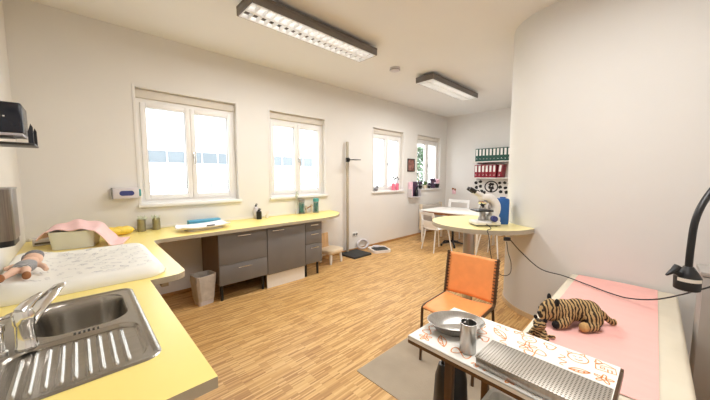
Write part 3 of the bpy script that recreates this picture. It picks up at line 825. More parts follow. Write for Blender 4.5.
bm = B(); ell(bm, (0, 0, .04), (.06, .035, .04)); ell(bm, (.035, 0, .085), (.035, .03, .032)); ell(bm, (.06, 0, .11), (.008, .006, .016)); blob('body', bm, 'doll_grey', t, .006, 3)
t = thing('wall_file_box', 'white wall box holding a dark bottle between the far windows', 'holder', (5.93, WY1 - .001, .98))
bm = B(); box(bm, -.2, .2, -.012, 0, 0, .36, .004); box(bm, -.2, .2, -.12, -.012, 0, .015, .003); box(bm, -.2, -.19, -.12, -.012, .015, .2); box(bm, .19, .2, -.12, -.012, .015, .2); obj('rack', bm, 'device_grey', t)
bm = B(); box(bm, -.19, -.05, -.05, -.014, .016, .37, .003); obj('pink_leaflet', bm, 'pink_flower', t)
t2 = thing('dark_bottle', 'dark spray bottle in the wall box between the far windows', 'bottle', (6.0, WY1 - .078, .996))
bm = B(); lathe(bm, [(0, 0), (.04, 0), (.042, .14), (.018, .19), (.018, .23), (0, .23)], n=18); obj('bottle', bm, 'black_plastic', t2)
bm = B(); box(bm, -.03, .05, -.015, .015, .23, .27, .006); obj('trigger', bm, 'dark_purple', t2)
t3 = thing('dark_folder', 'dark folder standing at the back of the wall box', 'folder', (5.99, WY1 - .0235, .996))
bm = B(); box(bm, -.08, .12, -.008, .008, 0, .36, .002); obj('cover', bm, 'dark_purple', t3)
sill = 1.1725
def sill_pot(x, label, s, pot, leaf, n):
    t = thing('potted_plant', label, 'plant', (x, WY1 + .005, sill), 0, 'small pots on the farthest sill')
    bm = B(); lathe(bm, [(0, 0), (.03 * s, 0), (.042 * s, .07 * s), (.036 * s, .07 * s), (0, .06 * s)], n=18); obj('pot', bm, pot, t)
    bm = B()
    for k in range(n):
        a = k * 2.4; rr = .045 * s * sqrt(k / n); ell(bm, (rr * cos(a), rr * .7 * sin(a), .085 * s + .03 * s * random.random() * 2), (.02 * s, .016 * s, .018 * s), u=8, v=6)
    obj('leaves', bm, leaf, t)
sill_pot(6.28, 'dark purple plant in a small pot, first on the farthest sill', 1.2, 'black_plastic', 'dark_purple', 16)
sill_pot(6.50, 'green plant in a small pale pot, second on the farthest sill', 1.2, 'cream_plastic', 'green_leaf', 14)
sill_pot(6.70, 'low dark plant, third on the farthest sill', 1.0, 'black_plastic', 'dark_purple', 14)
sill_pot(6.885, 'large dark purple plant near the right end of the farthest sill', 1.7, 'dark_purple', 'dark_purple', 26)
sill_pot(7.09, 'pale pink flowering plant at the right end of the farthest sill', 1.5, 'black_plastic', 'pink_flower', 22)
t = thing('radiator', 'cream panel radiator under the farthest window', 'radiator', (6.68, WY1 - .02, 0))
bm = B(); box(bm, -.47, .47, -.09, -.02, .14, .76, .012, 3); obj('panel', bm, 'cabinet_white', t)
bm = B()
for k in range(22): box(bm, -.45 + k * .0415, -.432 + k * .0415, -.096, -.088, .18, .72, .003)
obj('ribs', bm, 'cabinet_white', t)
bm = B(); box(bm, -.482, -.468, -.1, -.015, .13, .79, .003); obj('end_cover', bm, 'cream_plastic', t); bm = B(); box(bm, .468, .482, -.1, -.015, .13, .79, .003); obj('end_cover', bm, 'cream_plastic', t)
for s in (-.3, .3):
    bm = B(); box(bm, s - .015, s + .015, -.02, .019, .3, .6); box(bm, s - .015, s + .015, -.08, -.03, 0, .145); obj('bracket', bm, 'white_upvc', t, smooth=False)
# far wall shelves with binders
SHY0, SHY1 = 2.2, 3.23
def shelf(z, label):
    t = thing('wall_shelf', label, 'shelf', (WX1 - .16, (SHY0 + SHY1) / 2, z), 0, 'white shelves on the far wall')
    bm = B(); box(bm, -.16, .159, -(SHY1 - SHY0) / 2, (SHY1 - SHY0) / 2, -.025, 0, .002); obj('board', bm, 'white_laminate', t)
    for y in (-.42, .42):
        bm = B(); box(bm, -.1, .159, y - .01, y + .01, -.055, -.025); obj('bracket', bm, 'device_grey', t, smooth=False)
shelf(1.855, 'upper white wall shelf carrying the green binders'); shelf(1.455, 'lower white wall shelf carrying the red binders')
def binder(m):
    t = bpy.data.objects.new('binder', None); COL.objects.link(t); t['category'] = 'binder'
    bm = B(); box(bm, -.14, .14, -.039, .039, 0, .315, .004); obj('cover', bm, m, t)
    bm = B(); box(bm, -.1415, -.1402, -.024, .024, .14, .295); obj('spine_label', bm, 'binder_label', t, smooth=False)
    bm = B(); lathe(bm, [(.008, 0), (.013, 0), (.013, .002), (.008, .002)], n=14); xf(bm, Matrix.Translation((-.14, 0, .06)) @ Matrix.Rotation(radians(-90), 4, 'Y')); obj('finger_ring', bm, 'chrome', t)
    return t
ORD = ['leftmost', 'second from left', 'third from left', 'fourth from left', 'fifth from left', 'sixth from left', 'seventh from left', 'eighth from left', 'ninth from left', 'tenth from left']
g0 = binder('binder_green')
for k in range(10):
    l = 'green ring binder on the upper shelf, %s in its row' % ORD[k]; loc = (WX1 - .15, 3.14 - k * .0835, 1.856)
    if k == 0: g0.location = loc; g0['label'] = l; g0['group'] = 'green binders on the upper shelf'
    else: dup(g0, loc, 0, l, 'green binders on the upper shelf')
r0 = binder('binder_red')
for k in range(7):
    l = 'red ring binder on the lower shelf, %s in its row' % ORD[k]; loc = (WX1 - .15, 3.15 - k * .088, 1.456)
    if k == 0: o = r0; o.location = loc; o['label'] = l; o['group'] = 'red binders on the lower shelf'
    else: o = dup(r0, loc, 0, l, 'red binders on the lower shelf')
    if k == 6: o.location.z = 1.460; o.location.y -= .025; o.rotation_euler = (radians(6.5), 0, 0)
# silhouettes poster under the shelves
t = thing('silhouette_poster', 'white poster of black shapes around a ring on the far wall', 'poster', (WX1 - .001, 2.84, 1.225))
bm = B(); box(bm, -.004, 0, -.46, .46, -.19, .17); obj('sheet', bm, 'far_paint', t, smooth=False)
bm = B()
def flat(y, z, pts, x=-.0055):
    b_ = B(); b_.faces.new([b_.verts.new((x, y + a, z + b)) for a, b in pts]); obj('silhouette', b_, 'black_plastic', t, smooth=False)
n = 30
ro = [bm.verts.new((-.0055, .03 + .17 * cos(2 * pi * k / n), .15 * sin(2 * pi * k / n) - .0)) for k in range(n)]; ri = [bm.verts.new((-.0055, .03 + .14 * cos(2 * pi * k / n), .12 * sin(2 * pi * k / n))) for k in range(n)]
for k in range(n): bm.faces.new((ro[k], ro[(k + 1) % n], ri[(k + 1) % n], ri[k]))
random.seed(3)
for (y, z) in [(.42, .09), (.40, -.03), (.31, .12), (.30, 0), (.27, -.11), (.05, .06), (.0, .06), (.07, -.02), (.0, -.03), (.03, -.09), (-.17, .1), (-.18, -.01), (-.2, -.12), (-.29, .1), (-.31, -.02), (-.40, .09), (-.42, -.05), (.2, -.15), (.36, -.14), (-.33, -.13)]:
    m_ = random.randint(7, 10)
    flat(y, z, [((.03 + .026 * random.random()) * cos(2 * pi * k / m_), (.028 + .026 * random.random()) * sin(2 * pi * k / m_)) for k in range(m_)])
obj('printed_ring', bm, 'black_plastic', t, smooth=False)
t = thing('pink_doll_hook', 'small pink ornament with dark top on the far wall', 'ornament', (WX1 - .001, 3.86, 1.0))
bm = B(); box(bm, -.03, 0, -.05, .05, 0, .12, .012); obj('body', bm, 'pink_flower', t)
bm = B(); ell(bm, (-.03, .03, .14), (.025, .028, .028)); ell(bm, (-.03, -.035, .12), (.025, .024, .03)); obj('dark_top', bm, 'doll_brown', t)
# white table and chairs
t = thing('white_table', 'white rectangular table at the far end of the room', 'table', (5.99, 2.97, 0))
bm = B(); box(bm, -.47, .47, -.68, .68, .715, .74, .004); obj('tabletop', bm, 'white_laminate', t)
bm = B(); box(bm, -.42, .42, -.62, .62, .66, .715); obj('apron', bm, 'doll_brown', t, smooth=False)
for sx in (-.42, .42):
    for sy in (-.62, .62):
        bm = B(); box(bm, sx - .02, sx + .02, sy - .02, sy + .02, 0, .66, .003); obj('leg', bm, 'white_laminate', t)
def shell_chair(label, loc, rz, first=None):
    if first: return dup(first, loc, rz, label, 'white chairs around the far table')
    t = thing('white_chair', label, 'chair', loc, rz, 'white chairs around the far table')
    # faces +x; seat
    bm = B(); nx, ny = 16, 16; g = []
    for j in range(ny + 1):
        row = []
        for i in range(nx + 1):
            u = -1 + 2 * i / nx; v = -1 + 2 * j / ny
            row.append(bm.verts.new((.01 + .21 * u * (1 - .08 * v * v), .215 * v * (1 - .1 * u * u * (u > 0)), .452 + .02 * v * v - .012 * (u > .6) * (u - .6) / .4)))
        g.append(row)
    for j in range(ny):
        for i in range(nx): bm.faces.new((g[j][i], g[j][i + 1], g[j + 1][i + 1], g[j + 1][i]))
    o = obj('seat', bm, 'chair_white', t, angle=80); s = o.modifiers.new('t', 'SOLIDIFY'); s.thickness = .018; s.offset = -1
    # back shell with an opening
    bm = B()
    def bp(a, q, off=0): # curved back band
        return Vector((-.20 + .07 * (1 - cos(a)) - .10 * q - .0 + off, .235 * sin(a), .49 + .30 * q))
    def band(bm, q0, q1, a0, a1, n=20):
        rr = []
        for k in range(n + 1):
            a = a0 + (a1 - a0) * k / n
            rr.append([bm.verts.new(bp(a, q0)), bm.verts.new(bp(a, q1)), bm.verts.new(bp(a, q1, -.016)), bm.verts.new(bp(a, q0, -.016))])
        for A, C in zip(rr, rr[1:]):
            for k in range(4): bm.faces.new((A[k], A[(k + 1) % 4], C[(k + 1) % 4], C[k]))
        bm.faces.new(rr[0][::-1]); bm.faces.new(rr[-1])
    band(bm, .8, 1, -1.25, 1.25); band(bm, -.09, .8, -1.25, -.85, 6); band(bm, -.09, .8, .85, 1.25, 6); band(bm, -.09, .42, -.85, .85)
    obj('backrest', bm, 'chair_white', t)
    for sx in (-1, 1):
        for sy in (-1, 1):
            bm = B(); tube(bm, [(.15 * sx, .15 * sy, .442), (.22 * sx, .2 * sy, 0)], [.014, .011], 10); obj('leg', bm, 'chair_white', t)
    return t
c1 = shell_chair('white plastic chair at the near left corner of the far table', (5.18, 3.0, 0), radians(-22))
shell_chair('white plastic chair behind the far table facing the camera', (6.72, 3.42, 0), radians(186), c1).scale = (1.2, 1.2, 1.12)
shell_chair('white plastic chair seen in front of the far table beside the column', (5.5, 2.02, 0), radians(80), c1)
t = thing('swivel_stool', 'black swivel stool under the far white table', 'stool', (5.75, 2.95, 0))
bm = B(); lathe(bm, [(0, .5), (.15, .5), (.17, .52), (.17, .55), (.15, .57), (0, .575)], n=24); obj('seat', bm, 'black_plastic', t)
bm = B(); tube(bm, [(0, 0, .08), (0, 0, .5)], .025, 12); obj('column', bm, 'black_plastic', t)
for k in range(5):
    a = 2 * pi * k / 5; bm = B(); tube(bm, [(0, 0, .1), (.24 * cos(a), .24 * sin(a), .06)], [.025, .015], 8); l = obj('foot', bm, 'black_plastic', t)
    bm = B(); ell(bm, (.25 * cos(a), .25 * sin(a), .028), (.028, .028, .028), u=12, v=8); obj('castor', bm, 'black_plastic', l)

# ------------------------------------------------------------------ round yellow table on partition, microscope
RZ = .965
t = thing('round_table', 'high round yellow table fixed to the curved white wall', 'table', (3.36, 1.375, 0))
bm = B()
ring = []
C0 = Vector((3.36, 1.375)); Rr = .55
def inwall(x, y):
    if y <= .66: return x > 3.329
    if x >= 3.93: return y < 1.261
    return x > 3.329 and hypot(x - 3.93, y - .66) < .601
pts = []
for k in range(160):
    a = 2 * pi * k / 160; p = (C0.x + Rr * cos(a), C0.y + Rr * sin(a))
    if not inwall(*p): pts.append((a, p))
# rotate so that the list starts after the gap
gap = max(range(len(pts)), key=lambda i: (pts[i][0] - pts[i - 1][0]) % (2 * pi))
pts = pts[gap:] + pts[:gap]; poly = [p for _, p in pts]
wallp = [q for q in part_outline(.0015) if hypot(q[0] - C0.x, q[1] - C0.y) < Rr]
wallp = wallp[::-1] if (Vector(wallp[0]) - Vector(poly[-1])).length > (Vector(wallp[-1]) - Vector(poly[-1])).length else wallp
poly += wallp
prism(bm, [(x - 3.36, y - 1.375) for x, y in poly], RZ - .045, RZ, 1)
obj('tabletop', bm, ['pale_yellow', 'edge_band'], t, angle=30)
bm = B(); cyl(bm, (-.22, .04), .06, .012, RZ - .045, 24); obj('column', bm, 'brushed_steel', t)
bm = B(); lathe(bm, [(0, 0), (.2, 0), (.2, .006), (.07, .014), (0, .014)], (-.22, .04), 30); obj('foot_plate', bm, 'brushed_steel', t)

t = thing('microscope', 'white binocular microscope with black eyepieces on the round yellow table', 'microscope', (3.155, 1.262, RZ + .0005), radians(136))
# local +x is the eyepiece side
bm = B(); box(bm, -.14, .13, -.095, .095, .012, .055, .014, 3); box(bm, -.14, -.03, -.085, .085, .045, .105, .02, 3); obj('base', bm, 'microscope_white', t)
bm = B()
for x in (-.1, .1):
    for y in (-.065, .065): cyl(bm, (x, y), .014, 0, .013, 12)
box(bm, -.135, .125, -.09, .09, .008, .014); obj('rubber_feet', bm, 'black_plastic', t)
bm = B(); tube(bm, smooth_path([(-.075, 0, .07), (-.115, 0, .15), (-.115, 0, .22), (-.07, 0, .28), (-.01, 0, .3)], 5), [.062, .06, .058, .055, .05, .05, .05, .05, .05, .05, .05, .05, .05, .05, .05, .05, .05, .048, .046, .045, .044], 16); obj('arm', bm, 'microscope_white', t)
bm = B(); box(bm, -.06, .12, -.085, .085, .155, .172, .004); obj('stage', bm, 'black_plastic', t)
bm = B(); lathe(bm, [(0, .055), (.045, .055), (.04, .085), (.03, .1), (.03, .15), (0, .15)], (.02, 0), 20); obj('condenser', bm, 'dark_steel', t)
bm = B(); lathe(bm, [(0, .19), (.045, .235), (.05, .262), (0, .262)], (.02, 0), 20); obj('nosepiece', bm, 'chrome', t)
for k in range(3):
    a = k * 2.1; bm = B(); tube(bm, [(.02 + .02 * cos(a), .02 * sin(a), .24), (.02 + .034 * cos(a), .034 * sin(a), .185)], [.013, .009], 10); obj('objective', bm, 'chrome', t)
bm = B(); box(bm, -.05, .06, -.055, .055, .275, .335, .02, 3); obj('head', bm, 'microscope_white', t)
for s in (-.032, .032):
    bm = B(); tube(bm, [(.03, s, .315), (.125, s, .37)], [.021, .019], 14); e = obj('eyepiece_tube', bm, 'microscope_white', t)
    bm = B(); tube(bm, [(.115, s, .365), (.175, s, .40)], [.023, .02], 14); obj('eyepiece', bm, 'black_plastic', e)
for s in (-1, 1):
    bm = B(); tube(bm, [(-.06, s * .08, .085), (-.06, s * .125, .085)], [.032, .03], 18); k = obj('focus_knob', bm, 'label_blue' if s > 0 else 'device_grey', t)
bm = B(); tube(bm, [(-.115, -.06, .2), (-.115, -.1, .2)], .05, 20); obj('lamp_cover', bm, 'device_grey', t)
t = thing('blue_canister', 'tall blue plastic canister on the round table behind the microscope', 'canister', (3.40, 1.165, RZ + .0005), radians(46))
bm = B(); loft(bm, [rr3(-.045, .045, -.055, .055, .02, 0), rr3(-.05, .05, -.06, .06, .022, .02), rr3(-.05, .05, -.06, .06, .022, .27), rr3(-.04, .04, -.05, .05, .02, .285)]); obj('body', bm, 'blue_plastic', t)
bm = B(); cyl(bm, (0, 0), .03, .285, .3, 20); obj('cap', bm, 'blue_plastic', t)

# ------------------------------------------------------------------ orange chair
t = thing('orange_chair', 'orange leather chair with laced back edges on a bronze tube frame', 'chair', (2.16, 1.04, 0), radians(2))
hw = .20
bm = B(); nx, ny = 14, 14; g = []
for j in range(ny + 1):
    row = []
    for i in range(nx + 1):
        u = -1 + 2 * i / nx; v = -1 + 2 * j / ny
        row.append(bm.verts.new((-.01 + .2 * u, hw * v, .465 - .016 * (1 - v * v) - .012 * max(0, -u - .7) / .3)))
    g.append(row)
for j in range(ny):
    for i in range(nx): bm.faces.new((g[j][i], g[j][i + 1], g[j + 1][i + 1], g[j + 1][i]))
o = obj('seat', bm, 'orange_leather', t, angle=80); s = o.modifiers.new('t', 'SOLIDIFY'); s.thickness = .012; s.offset = -1
def bkx(z): return .185 + .16 * (z - .46)
bm = B(); g = []
for j in range(ny + 1):
    row = []
    for i in range(nx + 1):
        v = -1 + 2 * i / nx; z = .475 + .345 * j / ny
        row.append(bm.verts.new((bkx(z) + .022 * (1 - v * v), hw * v, z)))
    g.append(row)
for j in range(ny):
    for i in range(nx): bm.faces.new((g[j][i], g[j][i + 1], g[j + 1][i + 1], g[j + 1][i]))
o = obj('backrest', bm, 'orange_leather', t, angle=80); s = o.modifiers.new('t', 'SOLIDIFY'); s.thickness = .01; s.offset = 0
for sy in (-1, 1):
    y = sy * (hw + .012)
    bm = B(); tube(bm, rounded([(-.215, y, 0), (-.2, y, .455), (.17, y, .455), (.185, y, .47), (bkx(.83), y, .83)], .04, 5), .011, 12); f = obj('side_frame', bm, 'bronze_tube', t)
    bm = B(); tube(bm, [(.15, y, .452), (.24, y, 0)], .011, 12); obj('rear_leg', bm, 'bronze_tube', t)
    bm = B()
    for k in range(13):
        z = .49 + k * .0265
        tube(bm, [(bkx(z) - .004, sy * (hw - .012), z), (bkx(z) - .014, sy * (hw + .008), z + .004), (bkx(z) + .004, sy * (hw + .025), z + .006)], .004, 6)
    obj('lacing', bm, 'lace', t)
for x in (-.17, .15):
    bm = B(); tube(bm, [(x, -hw - .01, .424), (x, hw + .01, .424)], .009, 10); obj('crossbar', bm, 'bronze_tube', t)

# rubber mat
bm = B(); prism(bm, rrect(1.47, 2.62, .2, 1.51, .01, 3), .0005, .004); tag(obj('floor_mat', bm, 'rubber_mat', smooth=False), 'grey-brown flat rubber mat on the parquet under the orange chair', 'mat')

# ------------------------------------------------------------------ examination couch
BZ = .585
ct = thing('examination_couch', 'cream examination couch against the white partition wall', 'couch', (2.42, .2, 0))
CX0, CX1, CY0, CY1 = 1.56 - 2.42, 3.31 - 2.42, -.175 - .2, .50 - .2
bm = B(); box(bm, CX0, CX1, CY0, CY1, BZ - .1, BZ, .025, 4); obj('cushion', bm, 'cream_vinyl', ct)
bm = B(); box(bm, CX0 + .03, CX1 - .02, CY0 + .05, CY1 - .05, BZ - .16, BZ - .1, .004); obj('frame', bm, 'white_laminate', ct)
for x in (CX0 + .15, CX1 - .15):
    for y in (CY0 + .1, CY1 - .09):
        bm = B(); box(bm, x - .02, x + .02, y - .02, y + .02, 0, BZ - .16, .003); obj('leg', bm, 'white_laminate', ct)
pp = thing('paper_sheet', 'pink paper sheet laid along the examination couch', 'paper sheet', (2.42, .2, BZ))
bm = B(); nx, ny = 60, 14; g = []
random.seed(5)
for j in range(ny + 1):
    row = []
    for i in range(nx + 1):
        x = CX0 + .03 + (CX1 - CX0 - .045) * i / nx; y = CY0 + .11 + (CY1 - CY0 - .17) * j / ny
        row.append(bm.verts.new((x, y, .0035 + .0022 * abs(sin(x * 9 + .8 * sin(y * 7))) + .001 * sin(x * 31 + y * 12))))
    g.append(row)
for j in range(ny):
    for i in range(nx): bm.faces.new((g[j][i], g[j][i + 1], g[j + 1][i + 1], g[j + 1][i]))
o = obj('sheet', bm, 'pink_paper', pp, angle=80)

# low cabinet right of the couch
t = thing('low_cabinet', 'grey low cabinet right of the examination couch behind the black lamp', 'cabinet', (2.93, -.66, 0))
bm = B(); box(bm, -.38, -.18, -.44, .44, .06, .93, .004); obj('carcass', bm, 'panel_grey', t)
bm = B(); box(bm, -.4, -.17, -.45, .45, .93, .955, .003); obj('top', bm, 'panel_grey', t)
for k in range(2):
    bm = B(); box(bm, -.399, -.381, -.438 + k * .44, -.002 + k * .44, .065, .925, .002); d = obj('door', bm, 'panel_grey', t)
    bm = B(); tube(bm, rounded([(-.399, -.05 + .1 * k, .5), (-.425, -.05 + .1 * k, .5), (-.425, -.05 + .1 * k, .62), (-.399, -.05 + .1 * k, .62)], .01), .005, 8); obj('handle', bm, 'chrome', d)
bm = B(); box(bm, -.34, -.19, -.42, .42, 0, .06); obj('plinth', bm, 'gasket', t, smooth=False)

# gooseneck lamp standing on the low cabinet
t = thing('examination_lamp', 'black gooseneck examination lamp hanging over the couch edge', 'lamp', (2.645, -.55, .9555))
LX, LY = 2.112 - 2.645, -.137 + .55
bm = B(); lathe(bm, [(0, 0), (.085, 0), (.085, .015), (.03, .03), (0, .03)], n=30); obj('base', bm, 'black_plastic', t)
hz = .957 - .955
neck = smooth_path([(0, 0, .02), (-.02, .01, .25), (-.08, .06, .44), (-.22, .19, .545), (-.37, .31, .53), (LX + .07, LY - .045, .455), (LX + .008, LY - .008, .34), (LX - .004, LY, .2), (LX, LY, hz + .075)], 8)
bm = B(); tube(bm, neck, .0135, 14); obj('gooseneck', bm, 'black_plastic', t)
bm = B(); lathe(bm, [(0, hz - .008), (.041, hz - .01), (.046, hz - .006), (.048, hz + .052), (.034, hz + .078), (.017, hz + .105), (0, hz + .105)], (LX, LY), 28); hd = obj('lamp_head', bm, 'black_plastic', t)
bm = B(); lathe(bm, [(0, hz - .0085), (.036, hz - .0095), (.04, hz - .011), (0, hz - .011)], (LX, LY), 24); obj('lens', bm, 'device_grey', hd)
bm = B()
ring = []
for k in range(9):
    a = radians(135 + 110 * k / 8); ring.append((bm.verts.new((LX + .0492 * cos(a), LY + .0492 * sin(a), hz + .036)), bm.verts.new((LX + .0492 * cos(a), LY + .0492 * sin(a), hz + .053))))
for a, b in zip(ring, ring[1:]): bm.faces.new((a[0], b[0], b[1], a[1]))
o = obj('white_label', bm, 'white_laminate', hd); 
dv = Vector((-.72, .69, 0))
bm = B(); p0 = Vector((LX, LY, hz + .06)); tube(bm, [p0 + dv * .03, p0 + dv * .068 + Vector((0, 0, .02))], [.014, .011], 10)
q = p0 + dv * .07 + Vector((0, 0, .025)); sv = Vector((-.72, .69, -.6)).normalized()
tube(bm, [q - sv * .02 + Vector((.0, 0, .012)), q, q + sv * .042], [.015, .014, .005], 10); obj('grip_handle', bm, 'black_plastic', hd)

# cable from the round table to the lamp
t = thing('power_cable', 'thin black cable sagging from the round table across the couch', 'cable', (0, 0, 0))
ccx = [(2.93, .93, .905), (3.03, .85, .77), (3.14, .71, .615), (3.10, .52, .605), (2.98, .33, .605), (2.88, .18, .607), (2.84, .07, .615), (2.70, -.07, .70), (2.47, -.24, .89), (2.51, -.33, .962), (2.575, -.44, .962)]
bm = B(); tube(bm, smooth_path(ccx, 8), .0045, 8); obj('wire', bm, 'black_plastic', t)
bm = B(); box(bm, -.03, .03, -.014, .014, -.017, .017, .006, 2, Matrix.Translation((2.93, .95, .898)) @ Matrix.Rotation(radians(-50), 4, 'Z')); obj('plug', bm, 'black_plastic', t)
ms = [o for o in COL.objects if o.name == 'microscope'][0]
inv = Matrix.Translation(ms.location) @ Matrix.Rotation(ms.rotation_euler.z, 4, 'Z'); inv.invert()
cord = smooth_path([(3.08, 1.21, RZ + .03), (2.98, 1.12, RZ + .008), (2.835, 1.10, RZ + .006), (2.80, 1.07, .93), (2.80, 1.05, .78), (2.83, 1.02, .62), (2.90, .97, .545), (2.96, .92, .56), (2.98, .92, .66), (2.95, .94, .76), (2.94, .955, .87)], 8)
bm = B(); tube(bm, [inv @ Vector(p) for p in cord], .0035, 8); obj('power_cord', bm, 'black_plastic', ms)

# ------------------------------------------------------------------ instrument table
TZ = .755
it = thing('instrument_table', 'narrow steel instrument table beside the examination couch', 'table', (1.28, .38, 0), radians(-1.5))
bm = B()
X0, X1, Y0, Y1 = -.215, .215, -.335, .375
for a in ((X0, X0 + .025, Y0, Y1), (X1 - .025, X1, Y0, Y1), (X0 + .025, X1 - .025, Y0, Y0 + .025), (X0 + .025, X1 - .025, Y1 - .025, Y1)): box(bm, *a, TZ - .035, TZ - .002, .003)
obj('rim_frame', bm, 'bronze_tube', it)
bm = B(); box(bm, X0 + .025, X1 - .025, Y0 + .025, Y1 - .025, TZ - .02, TZ - .003); obj('top_plate', bm, 'brushed_steel', it, smooth=False)
for sx in (X0 + .03, X1 - .03):
    for sy in (Y0 + .17, Y1 - .2):
        bm = B(); box(bm, sx - .016, sx + .016, sy - .016, sy + .016, .0, TZ - .03, .003); obj('leg', bm, 'bronze_tube', it)
bm = B(); box(bm, X0 + .04, X1 - .04, Y0 + .16, Y1 - .16, .14, .155, .003); obj('lower_shelf', bm, 'brushed_steel', it)
ps = thing('table_paper', 'white paper with orange children drawings covering the instrument table', 'paper', (1.28, .38, TZ - .0015), radians(-1.5))
bm = B(); box(bm, X0 + .002, X1 - .004, Y0 + .01, Y1 - .002, 0, .003); box(bm, X0 - .0035, X0 - .0005, Y0 + .01, Y1 - .002, -.014, .003); box(bm, X0 - .0035, X0 + .003, Y0 + .01, Y1 - .002, .001, .003); obj('sheet', bm, 'paper', ps, smooth=False)
random.seed(21)
for kind, x, y, s, a in [('flower', .13, .30, .035, .3), ('loop', .06, .30, .04, 1.0), ('flower', .15, .2, .03, 1), ('loop', .09, .17, .045, .5), ('leaf', .12, .09, .05, .9), ('squig', .18, .1, .03, 1.4), ('face', .165, -.02, .028, -1), ('flower', .10, -.03, .04, .2), ('loop', .07, -.07, .04, 2.4), ('heart', .17, -.1, .026, .6), ('face', .16, -.2, .034, -1.2), ('squig', .10, -.16, .04, .3), ('leaf', .07, -.22, .035, 2), ('house', .165, -.285, .03, -1.4), ('flower', .08, -.29, .03, 0), ('heart', .02, .12, .025, 1), ('leaf', -.14, .24, .045, .7), ('loop', -.16, .14, .04, 1.6), ('squig', -.19, .05, .03, 1.6), ('flower', -.185, -.06, .022, 1.6), ('squig', -.19, -.2, .03, 1.6), ('loop', -.1, .33, .04, 0), ('flower', -.17, .31, .03, .4), ('squig', .2, .22, .02, 1), ('squig', .05, .05, .04, .4), ('loop', .19, .03, .02, 2), ('heart', .19, -.26, .014, 0), ('squig', .04, .24, .03, 2)]:
    bm = B(); doodle(bm, kind, x, y, s, .0036, a, .0023); obj('drawing', bm, 'orange_ink', ps, smooth=False)

tz = TZ + .0022
t = thing('sterilising_tray', 'long perforated steel instrument tray on the paper covered table', 'tray', (1.162, .252, tz), radians(-1.5))
bm = B(); hx, hy, hh = .08, .192, .034
box(bm, -hx, -hx + .003, -hy, hy, 0, hh, .001); box(bm, hx - .003, hx, -hy, hy, 0, hh, .001); box(bm, -hx + .003, hx - .003, -hy, -hy + .003, 0, hh, .001); box(bm, -hx + .003, hx - .003, hy - .003, hy, 0, hh, .001); box(bm, -hx + .003, hx - .003, -hy + .003, hy - .003, 0, .003)
obj('tray_box', bm, 'brushed_steel', t)
bm = B(); box(bm, -hx - .004, hx + .004, -hy - .004, hy + .004, hh + .001, hh + .006, .002); obj('lid', bm, 'perforated', t)
t = thing('steel_bowl', 'shallow round steel bowl at the corner of the instrument table', 'bowl', (1.272, .625, tz), radians(-44))
pr = [(0, .002), (.05, .002), (.07, .008), (.098, .035), (.108, .05), (.113, .051), (.113, .048), (.104, .036), (.075, .004), (.05, 0), (0, 0)]
bm = B(); lathe(bm, [(0, 0), (.05, 0), (.075, .005), (.104, .036), (.113, .05), (.116, .052), (.112, .053), (.099, .037), (.07, .009), (.05, .004), (0, .004)], n=44, sx=1.16, sy=.86); obj('bowl', bm, 'brushed_steel', t)
t = thing('steel_cup', 'tall steel cup between the bowl and the tray', 'cup', (1.155, .51, tz))
bm = B(); lathe(bm, [(0, 0), (.031, 0), (.033, .003), (.033, .125), (.035, .128), (.031, .128), (.030, .05), (0, .05)], n=30); obj('cup', bm, 'brushed_steel', t)
bm = B(); tube(bm, [(.0, 0, .055), (.012, .012, .132)], .006, 8); tube(bm, [(-.005, 0, .055), (-.014, .01, .13)], .005, 8); obj('instruments', bm, 'dark_steel', t)
# things below the table
t = thing('plastic_tub', 'white translucent plastic tub on the shelf below the instrument table', 'tub', (1.30, .34, .156))
bm = B(); loft(bm, [rr3(-.1, .1, -.13, .13, .03, 0), rr3(-.125, .125, -.155, .155, .035, .3), rr3(-.13, .13, -.16, .16, .035, .305), rr3(-.115, .115, -.145, .145, .03, .3), rr3(-.095, .095, -.125, .125, .03, .01)]); obj('body', bm, 'white_laminate', t)
t = thing('black_bag', 'black bag standing on the floor under the instrument table', 'bag', (1.47, .74, 0), radians(-44))
bm = B(); rg = []
for z, a, b in ((0, .08, .06), (.03, .09, .07), (.2, .09, .07), (.36, .085, .06), (.44, .07, .025)): rg.append(rr3(-a, a, -b, b, min(.05, b * .9), z))
loft(bm, rg); obj('body', bm, 'black_plastic', t)
bm = B(); tube(bm, smooth_path([(-.05, 0, .42), (-.04, 0, .5), (0, 0, .54), (.04, 0, .5), (.05, 0, .42)], 6), .009, 8); obj('handle', bm, 'black_plastic', t)

# ------------------------------------------------------------------ plush tigers
TB = BZ + .0085
t = thing('plush_tiger', 'large striped plush tiger lying on the pink couch paper', 'plush tiger', (2.135, .30, TB + .0015), radians(-50)); t.scale = (.7, .72, .88)
bm = B()
ell(bm, (-.08, 0, .09), (.12, .085, .085)); ell(bm, (.03, 0, .105), (.14, .075, .078)); ell(bm, (.12, 0, .09), (.10, .085, .085))
ell(bm, (-.185, -.01, .10), (.078, .075, .078)); ell(bm, (-.245, -.02, .07), (.05, .05, .045)); ell(bm, (-.235, -.015, .105), (.045, .055, .05))
for s in (-1, 1):
    tube(bm, [(-.08, s * .06, .06), (-.12, s * .085, .035), (-.16, s * .09, .024)], [.04, .034, .026], 12); ell(bm, (-.175, s * .09, .024), (.036, .028, .023))
    ell(bm, (.12, s * .075, .07), (.075, .045, .06)); tube(bm, [(.13, s * .1, .035), (.05, s * .115, .026)], [.034, .028], 12); ell(bm, (.03, s * .115, .03), (.042, .034, .03))
blob('body', bm, 'tiger_fur', t, .006, 5)
bm = B(); tube(bm, smooth_path([(.19, 0, .1), (.235, .005, .085), (.28, .012, .05), (.33, .02, .022), (.36, .028, .02)], 5), [.022] * 18 + [.023, .023, .02], 12); obj('tail', bm, 'tiger_fur', t)
